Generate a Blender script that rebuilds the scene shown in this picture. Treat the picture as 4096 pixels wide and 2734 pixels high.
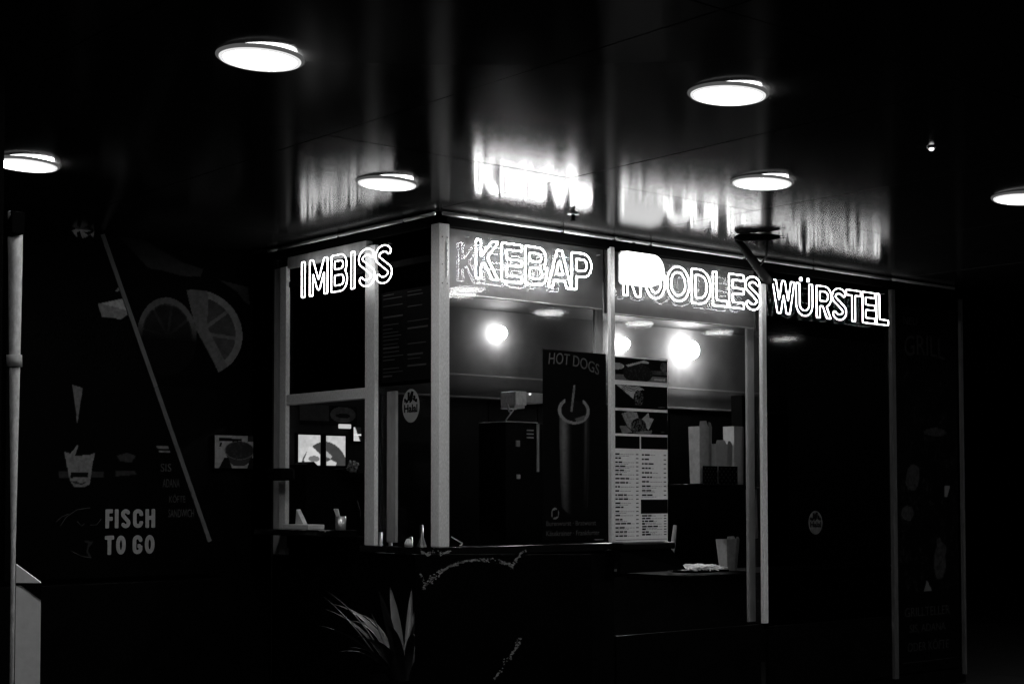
import bpy, bmesh, math, random
import numpy as np
from mathutils import Vector, Matrix, Quaternion

random.seed(7)
rng = np.random.default_rng(11)
scene = bpy.context.scene
col = scene.collection
for o in list(bpy.data.objects):
    bpy.data.objects.remove(o)

# ------------------------------------------------------------------ camera
EYE = Vector((-5.493, -7.129, 1.49))
YAW, PITCH, ROLL = 0.8674, 0.0397, -0.0009
fw = Vector((math.cos(YAW)*math.cos(PITCH), math.sin(YAW)*math.cos(PITCH), math.sin(PITCH)))
rt = Vector((math.sin(YAW), -math.cos(YAW), 0))
up = rt.cross(fw)
rt, up = rt*math.cos(ROLL)+up*math.sin(ROLL), up*math.cos(ROLL)-rt*math.sin(ROLL)
cd = bpy.data.cameras.new('camera')
cd.sensor_width = 36
cd.lens = 54.67
cd.shift_y = 0.0889
cd.clip_start, cd.clip_end = 0.05, 2000
cam = bpy.data.objects.new('camera', cd)
col.objects.link(cam)
cam.matrix_world = Matrix((rt, up, -fw)).transposed().to_4x4()
cam.location = EYE
scene.camera = cam

# ------------------------------------------------------------------ night sky, exposure
world = bpy.data.worlds.new('World')
scene.world = world
world.use_nodes = True
wn = world.node_tree
for n in list(wn.nodes):
    wn.nodes.remove(n)
sky = wn.nodes.new('ShaderNodeTexSky')
sky.sky_type = 'NISHITA'
sky.sun_disc = False
sky.sun_elevation = math.radians(-6)
sky.sun_rotation = math.radians(200)
hsv = wn.nodes.new('ShaderNodeHueSaturation')
hsv.inputs['Saturation'].default_value = 0.0
bgn = wn.nodes.new('ShaderNodeBackground')
bgn.inputs['Strength'].default_value = 0.004
wo = wn.nodes.new('ShaderNodeOutputWorld')
wn.links.new(sky.outputs[0], hsv.inputs['Color'])
wn.links.new(hsv.outputs[0], bgn.inputs['Color'])
wn.links.new(bgn.outputs[0], wo.inputs['Surface'])
scene.view_settings.view_transform = 'Standard'
scene.view_settings.look = 'None'
scene.view_settings.exposure = 0
scene.view_settings.gamma = 1
scene.render.engine = 'CYCLES'
scene.cycles.max_bounces = 5
scene.cycles.transparent_max_bounces = 16

LAMP = 58.0            # luminous disc of a canopy lamp

# ------------------------------------------------------------------ materials
MATS = {}
def mat(name, base=0.5, rough=0.5, metal=0.0, spec=0.5, var=0.0, vscale=8.0, bump=0.0, bscale=200.0, stretch=(1, 1, 1), emit=0.0):
    if name in MATS:
        return MATS[name]
    m = bpy.data.materials.new(name)
    m.use_nodes = True
    nt = m.node_tree
    p = nt.nodes['Principled BSDF']
    p.inputs['Base Color'].default_value = (base, base, base, 1)
    p.inputs['Roughness'].default_value = rough
    p.inputs['Metallic'].default_value = metal
    p.inputs['Specular IOR Level'].default_value = spec
    if emit:
        p.inputs['Emission Color'].default_value = (1, 1, 1, 1)
        p.inputs['Emission Strength'].default_value = emit
    if var or bump:
        tc = nt.nodes.new('ShaderNodeTexCoord')
        mp = nt.nodes.new('ShaderNodeMapping')
        mp.inputs['Scale'].default_value = stretch
        nt.links.new(tc.outputs['Object'], mp.inputs['Vector'])
    if var:
        nz = nt.nodes.new('ShaderNodeTexNoise')
        nz.inputs['Scale'].default_value = vscale
        nz.inputs['Detail'].default_value = 8
        nz.inputs['Roughness'].default_value = 0.65
        nt.links.new(mp.outputs[0], nz.inputs['Vector'])
        rp = nt.nodes.new('ShaderNodeValToRGB')
        lo, hi = base*(1-var), min(1.0, base*(1+var))
        rp.color_ramp.elements[0].position = 0.3
        rp.color_ramp.elements[1].position = 0.7
        rp.color_ramp.elements[0].color = (lo, lo, lo, 1)
        rp.color_ramp.elements[1].color = (hi, hi, hi, 1)
        nt.links.new(nz.outputs['Fac'], rp.inputs[0])
        nt.links.new(rp.outputs[0], p.inputs['Base Color'])
        mr = nt.nodes.new('ShaderNodeMapRange')
        mr.inputs['To Min'].default_value = max(0.02, rough*0.8)
        mr.inputs['To Max'].default_value = min(1, rough*1.2)
        nt.links.new(nz.outputs['Fac'], mr.inputs['Value'])
        nt.links.new(mr.outputs[0], p.inputs['Roughness'])
    if bump:
        n2 = nt.nodes.new('ShaderNodeTexNoise')
        n2.inputs['Scale'].default_value = bscale
        n2.inputs['Detail'].default_value = 4
        nt.links.new(mp.outputs[0], n2.inputs['Vector'])
        b = nt.nodes.new('ShaderNodeBump')
        b.inputs['Strength'].default_value = bump
        b.inputs['Distance'].default_value = 0.002
        nt.links.new(n2.outputs['Fac'], b.inputs['Height'])
        nt.links.new(b.outputs[0], p.inputs['Normal'])
    MATS[name] = m
    return m

def emitter(name, strength):
    m = bpy.data.materials.new(name)
    m.use_nodes = True
    nt = m.node_tree
    for n in list(nt.nodes):
        nt.nodes.remove(n)
    e = nt.nodes.new('ShaderNodeEmission')
    e.inputs['Strength'].default_value = strength
    o = nt.nodes.new('ShaderNodeOutputMaterial')
    nt.links.new(e.outputs[0], o.inputs[0])
    MATS[name] = m
    return m

def schlick(nt, k=1.0, f0=0.04, power=5.0):
    """reflectance from the angle between surface and viewer ray, the same on both faces"""
    geo = nt.nodes.new('ShaderNodeNewGeometry')
    dot = nt.nodes.new('ShaderNodeVectorMath'); dot.operation = 'DOT_PRODUCT'
    nt.links.new(geo.outputs['Normal'], dot.inputs[0])
    nt.links.new(geo.outputs['Incoming'], dot.inputs[1])
    prev = dot.outputs['Value']
    for op, val in (('ABSOLUTE', None), ('SUBTRACT', 1.0), ('POWER', power), ('MULTIPLY', 1-f0), ('ADD', f0), ('MULTIPLY', k)):
        m = nt.nodes.new('ShaderNodeMath'); m.operation = op
        if op == 'SUBTRACT':
            m.inputs[0].default_value = 1.0
            nt.links.new(prev, m.inputs[1])
        else:
            nt.links.new(prev, m.inputs[0])
            if val is not None: m.inputs[1].default_value = val
        prev = m.outputs[0]
    return m

def soffit_mat(name, base, rough, k):
    m = bpy.data.materials.new(name)
    m.use_nodes = True
    nt = m.node_tree
    for n in list(nt.nodes):
        nt.nodes.remove(n)
    d = nt.nodes.new('ShaderNodeBsdfDiffuse')
    d.inputs[0].default_value = (base, base, base, 1)
    g = nt.nodes.new('ShaderNodeBsdfAnisotropic')
    g.distribution = 'BECKMANN'
    tc = nt.nodes.new('ShaderNodeTexCoord')
    nz = nt.nodes.new('ShaderNodeTexNoise')
    nz.inputs['Scale'].default_value = 3.0
    nz.inputs['Detail'].default_value = 6
    mr = nt.nodes.new('ShaderNodeMapRange')
    mr.inputs['To Min'].default_value = rough*0.85
    mr.inputs['To Max'].default_value = rough*1.15
    nt.links.new(tc.outputs['Object'], nz.inputs['Vector'])
    nt.links.new(nz.outputs['Fac'], mr.inputs['Value'])
    nt.links.new(mr.outputs[0], g.inputs['Roughness'])
    # a wider haze lobe of the brushed coating
    g2 = nt.nodes.new('ShaderNodeBsdfAnisotropic')
    g2.distribution = 'BECKMANN'
    g2.inputs['Roughness'].default_value = rough*1.5
    gm = nt.nodes.new('ShaderNodeMixShader')
    gm.inputs[0].default_value = 0.20
    nt.links.new(g.outputs[0], gm.inputs[1])
    nt.links.new(g2.outputs[0], gm.inputs[2])
    g = gm
    f = schlick(nt, k, 0.004, 9.0)
    mx = nt.nodes.new('ShaderNodeMixShader')
    o = nt.nodes.new('ShaderNodeOutputMaterial')
    nt.links.new(f.outputs[0], mx.inputs[0])
    nt.links.new(d.outputs[0], mx.inputs[1])
    nt.links.new(g.outputs[0], mx.inputs[2])
    nt.links.new(mx.outputs[0], o.inputs[0])
    MATS[name] = m
    return m

def glass(name, tint=0.9, rough=0.0, refl=1.0):
    m = bpy.data.materials.new(name)
    m.use_nodes = True
    nt = m.node_tree
    for n in list(nt.nodes):
        nt.nodes.remove(n)
    t = nt.nodes.new('ShaderNodeBsdfTransparent')
    t.inputs[0].default_value = (tint, tint, tint, 1)
    g = nt.nodes.new('ShaderNodeBsdfGlossy')
    g.inputs['Roughness'].default_value = rough
    f = schlick(nt, refl)
    mx = nt.nodes.new('ShaderNodeMixShader')
    o = nt.nodes.new('ShaderNodeOutputMaterial')
    nt.links.new(f.outputs[0], mx.inputs[0])
    nt.links.new(t.outputs[0], mx.inputs[1])
    nt.links.new(g.outputs[0], mx.inputs[2])
    nt.links.new(mx.outputs[0], o.inputs[0])
    MATS[name] = m
    return m

def print_mat():
    m = bpy.data.materials.new('printed_sheet')
    m.use_nodes = True
    nt = m.node_tree
    p = nt.nodes['Principled BSDF']
    a = nt.nodes.new('ShaderNodeAttribute')
    a.attribute_name = 'Ink'
    nt.links.new(a.outputs['Color'], p.inputs['Base Color'])
    p.inputs['Roughness'].default_value = 0.6
    p.inputs['Specular IOR Level'].default_value = 0.03
    return m

def screen_mat(strength):
    m = bpy.data.materials.new('lit_screen')
    m.use_nodes = True
    nt = m.node_tree
    for n in list(nt.nodes):
        nt.nodes.remove(n)
    a = nt.nodes.new('ShaderNodeAttribute')
    a.attribute_name = 'Ink'
    e = nt.nodes.new('ShaderNodeEmission')
    e.inputs['Strength'].default_value = strength
    o = nt.nodes.new('ShaderNodeOutputMaterial')
    nt.links.new(a.outputs['Color'], e.inputs[0])
    nt.links.new(e.outputs[0], o.inputs[0])
    return m

ALU = mat('anodised_aluminium', 0.52, 0.55, 0.0, 0.4, var=0.30, vscale=230, bump=0.10, bscale=350, stretch=(1, 1, 0.25))
ALU_DIM = mat('dimmed_aluminium', 0.055, 0.6, 0.0, 0.2, var=0.25, vscale=18, bump=0.1, stretch=(1, 1, 0.3))  # darker aluminium copy; fading light on the far-right posts put into colour
ALU_DULL = mat('weathered_aluminium', 0.30, 0.6, 0.0, 0.3, var=0.25, vscale=18, bump=0.1, stretch=(1, 1, 0.3))
CHROME = mat('polished_rail_metal', 0.62, 0.28, 1.0, var=0.12, vscale=40)
BLACK = mat('black_lacquer', 0.0015, 0.35, 0.0, 0.06, var=0.4, vscale=6)
BLACKM = mat('matt_black_paint', 0.0015, 0.8, 0.0, 0.02, var=0.4, vscale=9)
SILL = mat('polished_black_sill', 0.004, 0.10, 0.0, 0.5, var=0.3, vscale=12)
CEIL = soffit_mat('glossy_anthracite_panel', 0.024, 0.15, 1.3)
TRIM = mat('lamp_trim', 0.03, 0.8, 0.0, 0.05)
RAILM = mat('rail_metal', 0.85, 0.35, 0.25, 0.5, var=0.25, vscale=25, stretch=(0.3, 0.3, 4))
LAMPM = emitter('lamp_diffuser', LAMP)
HALO1 = emitter('halo_inner_ring', 0.85)  # faint emission standing in for the soft halo round a lamp
HALO2 = emitter('halo_outer_ring', 0.085)
BACKW = mat('kiosk_back_wall', 0.018, 0.9, 0.0, 0.02, var=0.35, vscale=4, bump=0.2, bscale=60)
TRANSOM = mat('transom_panel', 0.055, 0.42, 0.0, 0.4, var=0.25, vscale=7, stretch=(1, 1, 0.4))
PAPER = mat('white_card', 0.42, 0.8, 0.0, 0.2, var=0.12, vscale=25)
KRAFT = mat('paper_bag', 0.30, 0.85, 0.0, 0.1, var=0.22, vscale=22, bump=0.3, bscale=60)
STEEL = mat('kitchen_steel', 0.42, 0.35, 0.85, var=0.25, vscale=20)
ASPH = mat('asphalt', 0.012, 0.9, 0.0, 0.2, var=0.4, vscale=40, bump=0.5, bscale=120)
PAVE = mat('paving', 0.014, 0.85, 0.0, 0.2, var=0.3, vscale=14, bump=0.4, bscale=90)
WHITEP = mat('weathered_white_paint', 0.55, 0.6, 0.0, 0.3, var=0.28, vscale=60, bump=0.35, bscale=70, stretch=(1, 1, 0.5))
LEAF = mat('leaf', 0.02, 0.45, 0.0, 0.4, var=0.45, vscale=30)
FRIES = mat('fries', 0.85, 0.7, 0.0, 0.3, var=0.35, vscale=60)  # pale tone raised in place of heat-lamp light on the tray
GLASS = glass('window_glass', 0.92, rough=0.05, refl=0.30)
GLASS_DIM = glass('dimming_glass', 0.25, rough=0.05, refl=0.18)  # added tint stands in for the dark interior behind these panes
ACRYL = glass('clear_acrylic', 0.97, refl=0.0)
GLASS_D = glass('matt_dark_glass', 0.35, refl=0.0)
PRINT = print_mat()
SCREEN = screen_mat(0.85)
INK = mat('black_ink', 0.003, 0.8, 0.0, 0.02)
PALEINK = mat('pale_ink', 0.06, 0.7, 0.0, 0.1, var=0.15, vscale=40)
FAINTINK = mat('faint_ink', 0.060, 0.7, 0.0, 0.1, var=0.5, vscale=30)
GRILLINK = mat('grill_poster_ink', 0.014, 0.7, 0.0, 0.1, var=0.3, vscale=30)
FISHINK = mat('fish_lettering_ink', 0.30, 0.7, 0.0, 0.1, var=0.12, vscale=60)
WORNINK = mat('worn_white_print', 0.20, 0.8, 0.0, 0.1, var=0.9, vscale=35)
NEON = {'IMBISS': emitter('neon_soft', 10.0), 'KEBAP': emitter('neon_strong', 68.0),
        'NOODLES': emitter('neon_medium', 34.0), 'WURSTEL': emitter('neon_faint', 10.0)}

# ------------------------------------------------------------------ object helpers
ORG = {}
def thing(name, loc, label=None, cat=None, group=None, kind=None):
    o = bpy.data.objects.new(name, None)
    o.empty_display_size = 0.1
    o.location = loc
    col.objects.link(o)
    ORG[o] = Vector(loc)
    tag(o, label, cat, group, kind)
    return o

def tag(o, label=None, cat=None, group=None, kind=None):
    if label: o['label'] = label
    if cat: o['category'] = cat
    if group: o['group'] = group
    if kind: o['kind'] = kind
    return o

def mesh(name, verts, faces, m, parent=None, smooth=False):
    if parent is not None:
        org = ORG[parent]
    else:
        arr = np.array([tuple(v) for v in verts])
        org = Vector(((arr[:, 0].min()+arr[:, 0].max())/2, (arr[:, 1].min()+arr[:, 1].max())/2, arr[:, 2].min()))
    me = bpy.data.meshes.new(name)
    me.from_pydata([(v[0]-org.x, v[1]-org.y, v[2]-org.z) for v in verts], [], faces)
    me.update()
    if m: me.materials.append(m)
    if smooth:
        me.polygons.foreach_set('use_smooth', [True]*len(me.polygons))
    o = bpy.data.objects.new(name, me)
    col.objects.link(o)
    ORG[o] = org
    if parent is not None:
        o.parent = parent
    else:
        o.location = org
    return o

def frombm(name, bm, m, parent=None, smooth=False):
    bm.verts.index_update()
    vs = [v.co.copy() for v in bm.verts]
    fs = [[v.index for v in f.verts] for f in bm.faces]
    bm.free()
    return mesh(name, vs, fs, m, parent, smooth)

def bm_box(bm, lo, hi, bev=0.0):
    lo, hi = [min(a, b) for a, b in zip(lo, hi)], [max(a, b) for a, b in zip(lo, hi)]
    t = bmesh.new()
    r = bmesh.ops.create_cube(t, size=1)
    for v in t.verts:
        v.co = Vector([lo[i]+(v.co[i]+0.5)*(hi[i]-lo[i]) for i in range(3)])
    if bev:
        bmesh.ops.bevel(t, geom=t.edges[:], offset=bev, segments=2, affect='EDGES', profile=0.6)
    t.verts.index_update()
    vs = [bm.verts.new(v.co) for v in t.verts]
    for f in t.faces:
        bm.faces.new([vs[v.index] for v in f.verts])
    t.free()

def box(name, lo, hi, m, parent=None, bev=0.003):
    bm = bmesh.new()
    d = min(abs(a-b) for a, b in zip(lo, hi))
    bm_box(bm, lo, hi, min(bev, d*0.3))
    return frombm(name, bm, m, parent)

def tube_pts(pts, rad, n=10, closed=False, caps=True):
    """verts and faces of a tube along pts; rad a number or one per point"""
    pts = [Vector(p) for p in pts]
    N = len(pts)
    rads = rad if hasattr(rad, '__len__') else [rad]*N
    vs, fs = [], []
    ref = None
    for i, p in enumerate(pts):
        if closed:
            t = (pts[(i+1) % N]-pts[i-1]).normalized()
        else:
            t = (pts[min(i+1, N-1)]-pts[max(i-1, 0)]).normalized()
        if ref is None:
            a = Vector((0, 0, 1)) if abs(t.z) < 0.9 else Vector((1, 0, 0))
            ref = (a-t*a.dot(t)).normalized()
        else:
            ref = (ref-t*ref.dot(t)).normalized()
        b = t.cross(ref)
        for k in range(n):
            an = 2*math.pi*k/n
            vs.append(p+(ref*math.cos(an)+b*math.sin(an))*rads[i])
    for i in range(N if closed else N-1):
        j = (i+1) % N
        for k in range(n):
            l = (k+1) % n
            fs.append((i*n+k, i*n+l, j*n+l, j*n+k))
    if not closed and caps:
        fs.append(tuple(range(n-1, -1, -1)))
        fs.append(tuple(range((N-1)*n, N*n)))
    return vs, fs

def tube(name, pts, rad, m, parent=None, n=10, closed=False):
    vs, fs = tube_pts(pts, rad, n, closed)
    return mesh(name, vs, fs, m, parent, True)

def lathe(name, prof, c, m, parent=None, n=32, smooth=True):
    """prof: (radius, z) from one end to the other; centre c"""
    vs, fs = [], []
    for r, z in prof:
        for k in range(n):
            a = 2*math.pi*k/n
            vs.append((c[0]+r*math.cos(a), c[1]+r*math.sin(a), c[2]+z))
    for i in range(len(prof)-1):
        for k in range(n):
            l = (k+1) % n
            fs.append((i*n+k, i*n+l, (i+1)*n+l, (i+1)*n+k))
    fs.append(tuple(range(n-1, -1, -1)))
    fs.append(tuple(range((len(prof)-1)*n, len(prof)*n)))
    return mesh(name, vs, fs, m, parent, smooth)

def prism(name, outline, ext, m, parent=None):
    """outline: 3-D points of a flat polygon, ext: Vector it is extruded by"""
    k = len(outline)
    vs = [Vector(p) for p in outline]+[Vector(p)+Vector(ext) for p in outline]
    fs = [tuple(range(k)), tuple(range(2*k-1, k-1, -1))]
    for i in range(k):
        j = (i+1) % k
        fs.append((i, i+k, j+k, j))
    return mesh(name, vs, fs, m, parent)

class Frame:
    """a vertical plane: u runs to the viewer's right, v up, d out towards the viewer"""
    def __init__(s, o, r, n):
        s.o, s.r, s.n = Vector(o), Vector(r), Vector(n)
    def __call__(s, u, v, d=0.0):
        return s.o+s.r*u+Vector((0, 0, v))+s.n*d
RF = Frame((0, 0, 0), (1, 0, 0), (0, -1, 0))      # street front, u = distance from the corner
LF = Frame((0, 0, 0), (0, -1, 0), (-1, 0, 0))     # side front, u = -distance from the corner
FF = Frame((0, 2.05, 0), (1, 0, 0), (0, -1, 0))   # fish stand wall
BF = Frame((0, 1.75, 0), (1, 0, 0), (0, -1, 0))   # kiosk back wall

def fbox(name, fr, u0, u1, v0, v1, d0, d1, m, parent=None, bev=0.003):
    a, b = fr(u0, v0, d0), fr(u1, v1, d1)
    return box(name, a, b, m, parent, bev)

def vnoise(x, y, sc, seed=0):
    g = np.random.default_rng(seed).random((64, 64))
    X, Y = x*sc, y*sc
    i, j = np.floor(X).astype(int), np.floor(Y).astype(int)
    fx, fy = X-i, Y-j
    fx, fy = fx*fx*(3-2*fx), fy*fy*(3-2*fy)
    a = g[i % 64, j % 64]; b = g[(i+1) % 64, j % 64]; c = g[i % 64, (j+1) % 64]; d = g[(i+1) % 64, (j+1) % 64]
    return (a*(1-fx)+b*fx)*(1-fy)+(c*(1-fx)+d*fx)*fy

def fbm(x, y, sc, seed=0):
    return (vnoise(x, y, sc, seed)+0.5*vnoise(x, y, sc*2.1, seed+1)+0.25*vnoise(x, y, sc*4.3, seed+2))/1.75

def inside(X, Y, poly):
    r = np.zeros(X.shape, bool)
    n = len(poly)
    for i in range(n):
        x0, y0 = poly[i]; x1, y1 = poly[(i+1) % n]
        c = ((y0 > Y) != (y1 > Y)) & (X < (x1-x0)*(Y-y0)/((y1-y0) if y1 != y0 else 1e-9)+x0)
        r ^= c
    return r

def sheet(name, fr, u0, u1, v0, v1, d, th, func, step, m, parent=None, edge=None):
    """a printed sheet: flat front with ink tones from func(u, v), real thickness th"""
    nu, nv = max(2, int((u1-u0)/step)+1), max(2, int((v1-v0)/step)+1)
    T, V = np.meshgrid(np.linspace(0, 1, nu), np.linspace(v0, v1, nv))
    U1 = edge(V) if edge else np.full(V.shape, u1)
    U = u0+T*(U1-u0)
    tone = np.clip(func(U, V), 0.0006, 0.9)
    P = np.array(fr.o)[None, None]+U[..., None]*np.array(fr.r)+V[..., None]*np.array((0, 0, 1))+np.array(fr.n)*(d+th)
    front = P.reshape(-1, 3)
    cs = [(0, 0), (0, nu-1), (nv-1, nu-1), (nv-1, 0)]
    back = np.array([P[c]-np.array(fr.n)*th for c in cs])
    verts = np.vstack([front, back])
    I = np.arange(nu*nv).reshape(nv, nu)
    q = np.stack([I[:-1, :-1], I[:-1, 1:], I[1:, 1:], I[1:, :-1]], -1).reshape(-1, 4)
    b = nu*nv
    fc = [I[c] for c in cs]
    side = [[fc[1], fc[0], b, b+1], [fc[2], fc[1], b+1, b+2], [fc[3], fc[2], b+2, b+3], [fc[0], fc[3], b+3, b], [b+3, b+2, b+1, b]]
    faces = np.vstack([q, np.array(side)])
    org = ORG[parent] if parent is not None else Vector(fr((u0+u1)/2, v0, d))
    me = bpy.data.meshes.new(name)
    me.vertices.add(len(verts))
    me.vertices.foreach_set('co', (verts-np.array(org)).ravel())
    me.loops.add(len(faces)*4)
    me.loops.foreach_set('vertex_index', faces.ravel().astype(np.int32))
    me.polygons.add(len(faces))
    me.polygons.foreach_set('loop_start', np.arange(0, len(faces)*4, 4, dtype=np.int32))
    me.update(calc_edges=True)
    me.validate()
    at = me.color_attributes.new('Ink', 'FLOAT_COLOR', 'POINT')
    t = np.concatenate([tone.ravel(), np.full(4, 0.02)])
    at.data.foreach_set('color', np.stack([t, t, t, np.ones_like(t)], -1).ravel().astype(np.float32))
    me.materials.append(m)
    o = bpy.data.objects.new(name, me)
    col.objects.link(o)
    ORG[o] = org
    if parent is not None: o.parent = parent
    else: o.location = org
    return o

def text(name, body, fr, u0, u1, v0, v1, d, m, parent=None, bold=0.0, warp=None, shear=0.0, th=0.0012):
    """lettering fitted into the rectangle u0..u1, v0..v1"""
    cu = bpy.data.curves.new('lettering', 'FONT')
    cu.body = body
    cu.size = 1
    cu.offset = bold
    cu.shear = shear
    cu.extrude = 0.01
    cu.resolution_u = 4
    tmp = bpy.data.objects.new('lettering', cu)
    col.objects.link(tmp)
    me = bpy.data.meshes.new_from_object(tmp)
    bpy.data.objects.remove(tmp)
    co = np.array([v.co[:] for v in me.vertices])
    fs = [tuple(p.vertices) for p in me.polygons]
    bpy.data.meshes.remove(me)
    lo, hi = co.min(0), co.max(0)
    U = u0+(co[:, 0]-lo[0])/(hi[0]-lo[0])*(u1-u0)
    V = v0+(co[:, 1]-lo[1])/(hi[1]-lo[1])*(v1-v0)
    D = d+(co[:, 2]-lo[2])/(hi[2]-lo[2])*th
    if warp: V = V+np.array([warp(x) for x in (U-u0)/(u1-u0)])
    return mesh(name, [fr(a, b, c) for a, b, c in zip(U, V, D)], fs, m, parent)

def copy_tree(o, loc):
    c = o.copy(); col.objects.link(c); c.location = loc
    for ch in o.children:
        k = ch.copy(); col.objects.link(k); k.parent = c
        for g in ch.children:
            h = g.copy(); col.objects.link(h); h.parent = k
    return c

# ------------------------------------------------------------------ neon glyphs (outlined monoline letters)
def arc(cx, cy, rx, ry, a0, a1, n=14):
    return [(cx+rx*math.cos(math.radians(a0+(a1-a0)*i/n)), cy+ry*math.sin(math.radians(a0+(a1-a0)*i/n))) for i in range(n+1)]

def strokes(ch, W, h):
    x0, x1, y0, y1, e = h, W-h, h, 1-h, 0.4
    stem = [(x0, -e), (x0, 1+e)]
    if ch == 'I': return [[(W/2, -e), (W/2, 1+e)]]
    if ch == 'L': return [stem, [(-e, y0), (W+e, y0)]]
    if ch == 'E': return [stem, [(-e, y0), (W+e, y0)], [(-e, y1), (W+e, y1)], [(x0, 0.51), (W*0.92, 0.51)]]
    if ch == 'F': return [stem, [(-e, y1), (W+e, y1)], [(x0, 0.50), (W*0.9, 0.50)]]
    if ch == 'H': return [stem, [(x1, -e), (x1, 1+e)], [(x0, 0.53), (x1, 0.53)]]
    if ch in 'CG':
        rx = (x1-x0)/2
        a = [(x1, 0.70 if ch == 'G' else 0.64)]+arc(W/2, 1-h-0.16, rx, 0.16, 0, 180)+arc(W/2, h+0.16, rx, 0.16, 180, 360)+[(x1, 0.36)]
        if ch == 'G': return [a[:-1]+[(x1, 0.45)], [(W*0.50, 0.43), (x1, 0.43)]]
        return [a]
    if ch == 'T': return [[(-e, y1), (W+e, y1)], [(W/2, y1), (W/2, -e)]]
    if ch == 'K': return [stem, [(x0, 0.34), (W-h*0.9, 1.08)], [(x0+(x1-x0)*0.32, 0.56), (W-h*0.95, -0.10)]]
    if ch == 'A': return [[(h*0.55, -0.15), (W/2, 1.0)], [(W-h*0.55, -0.15), (W/2, 1.0)], [(W*0.25, 0.27), (W*0.75, 0.27)]]
    if ch == 'M': return [stem, [(x1, -e), (x1, 1+e)], [(x0, 1.0), (W/2, 0.22), (x1, 1.0)]]
    if ch == 'N': return [stem, [(x1, -e), (x1, 1+e)], [(x0, 1.02), (x1, -0.02)]]
    if ch == 'W':
        k = h*0.9
        return [[(k-0.03, 1.15), (W*0.29, 0.02), (W*0.5, 0.93), (W*0.71, 0.02), (W-k+0.03, 1.15)]]
    if ch == 'P':
        r = (y1-0.44)/2
        return [stem, [(x0, y1)]+arc(x1-r, y1-r, r, r, 90, -90)+[(x0, 0.44)]]
    if ch == 'R':
        r = (y1-0.45)/2
        return [stem, [(x0, y1)]+arc(x1-r, y1-r, r, r, 90, -90)+[(x0, 0.45)], [(W*0.48, 0.45), (W-h*0.7, -0.12)]]
    if ch == 'B':
        m = 0.53
        r, q = (y1-m)/2, (m-y0)/2
        return [stem, [(x0, y1)]+arc(x1-r-0.03, y1-r, r, r, 90, -90)+[(x0, m)], [(x0, m)]+arc(x1-q, m-q, q, q, 90, -90)+[(x0, y0)]]
    if ch == 'D':
        rx, ry = min(x1-x0, 0.45)*0.85, 0.36
        return [stem, [(x0, y1)]+arc(x1-rx, y1-ry, rx, ry, 90, 0)+arc(x1-rx, y0+ry, rx, ry, 0, -90)+[(x0, y0)]]
    if ch == 'O':
        rx = (x1-x0)/2
        a = arc(W/2, 1-h-0.38, rx, 0.38, 0, 180, 18)+arc(W/2, h+0.38, rx, 0.38, 180, 360, 18)
        return [a+[a[0]]]
    if ch == 'U':
        rx = (x1-x0)/2
        return [[(x0, 1+e), (x0, 0.4)]+arc(W/2, 0.36, rx, 0.36-h, 180, 360, 18)+[(x1, 0.4), (x1, 1+e)]]
    if ch == 'S':
        rx = (x1-x0)/2
        t = arc(W/2, 0.735, rx, 0.265-h, 22, 205, 18)
        b = arc(W/2, 0.275, rx, 0.275-h, 25, -158, 18)
        return [t+b]
    raise KeyError(ch)

def sdf(P, strs, h, flat=False):
    D = np.full(P.shape[:-1], 9.0)
    for s in strs:
        for i in range(len(s)-1):
            a, b = np.array(s[i]), np.array(s[i+1])
            ab = b-a
            L = math.hypot(*ab)
            if L < 1e-6: continue
            t = ((P-a)@ab)/(L*L)
            tc = np.clip(t, 0, 1)
            d = np.hypot(*(np.moveaxis(P-(a+tc[..., None]*ab), -1, 0)))-h
            if flat and i == 0: d = np.maximum(d, -t*L)
            if flat and i == len(s)-2: d = np.maximum(d, (t-1)*L)
            D = np.minimum(D, d)
    return D

def contours(F, xs, ys):
    segs = {}
    ny, nx = F.shape
    S = F < 0
    def pt(k):
        t, i, j = k
        if t == 'h':
            a, b = F[i, j], F[i, j+1]; f = a/(a-b); return (xs[j]+f*(xs[j+1]-xs[j]), ys[i])
        a, b = F[i, j], F[i+1, j]; f = a/(a-b); return (xs[j], ys[i]+f*(ys[i+1]-ys[i]))
    mix = S[:-1, :-1].astype(int)+S[:-1, 1:]+S[1:, 1:]+S[1:, :-1]
    for i, j in zip(*np.where((mix > 0) & (mix < 4))):
        c = (S[i, j], S[i, j+1], S[i+1, j+1], S[i+1, j])
        E = [('h', i, j), ('v', i, j+1), ('h', i+1, j), ('v', i, j)]
        x = [E[k] for k in range(4) if c[k] != c[(k+1) % 4]]
        if len(x) == 2: prs = [(x[0], x[1])]
        else: prs = [(x[0], x[1]), (x[2], x[3])] if c[1] else [(x[0], x[3]), (x[1], x[2])]
        for a, b in prs:
            segs.setdefault(a, []).append(b); segs.setdefault(b, []).append(a)
    loops, seen = [], set()
    for k in list(segs):
        if k in seen: continue
        lp, cur = [], k
        while cur is not None and cur not in seen:
            seen.add(cur); lp.append(cur)
            nxt = [n for n in segs[cur] if n not in seen]
            cur = nxt[0] if nxt else None
        if len(lp) > 12: loops.append(np.array([pt(q) for q in lp]))
    return loops

def resample(lp, step):
    p = np.vstack([lp, lp[:1]])
    L = np.concatenate([[0], np.cumsum(np.hypot(*np.diff(p, axis=0).T))])
    n = max(10, int(L[-1]/step))
    t = np.linspace(0, L[-1], n, endpoint=False)
    r = np.stack([np.interp(t, L, p[:, 0]), np.interp(t, L, p[:, 1])], -1)
    return (r*2+np.roll(r, 1, 0)+np.roll(r, -1, 0))/4

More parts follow.
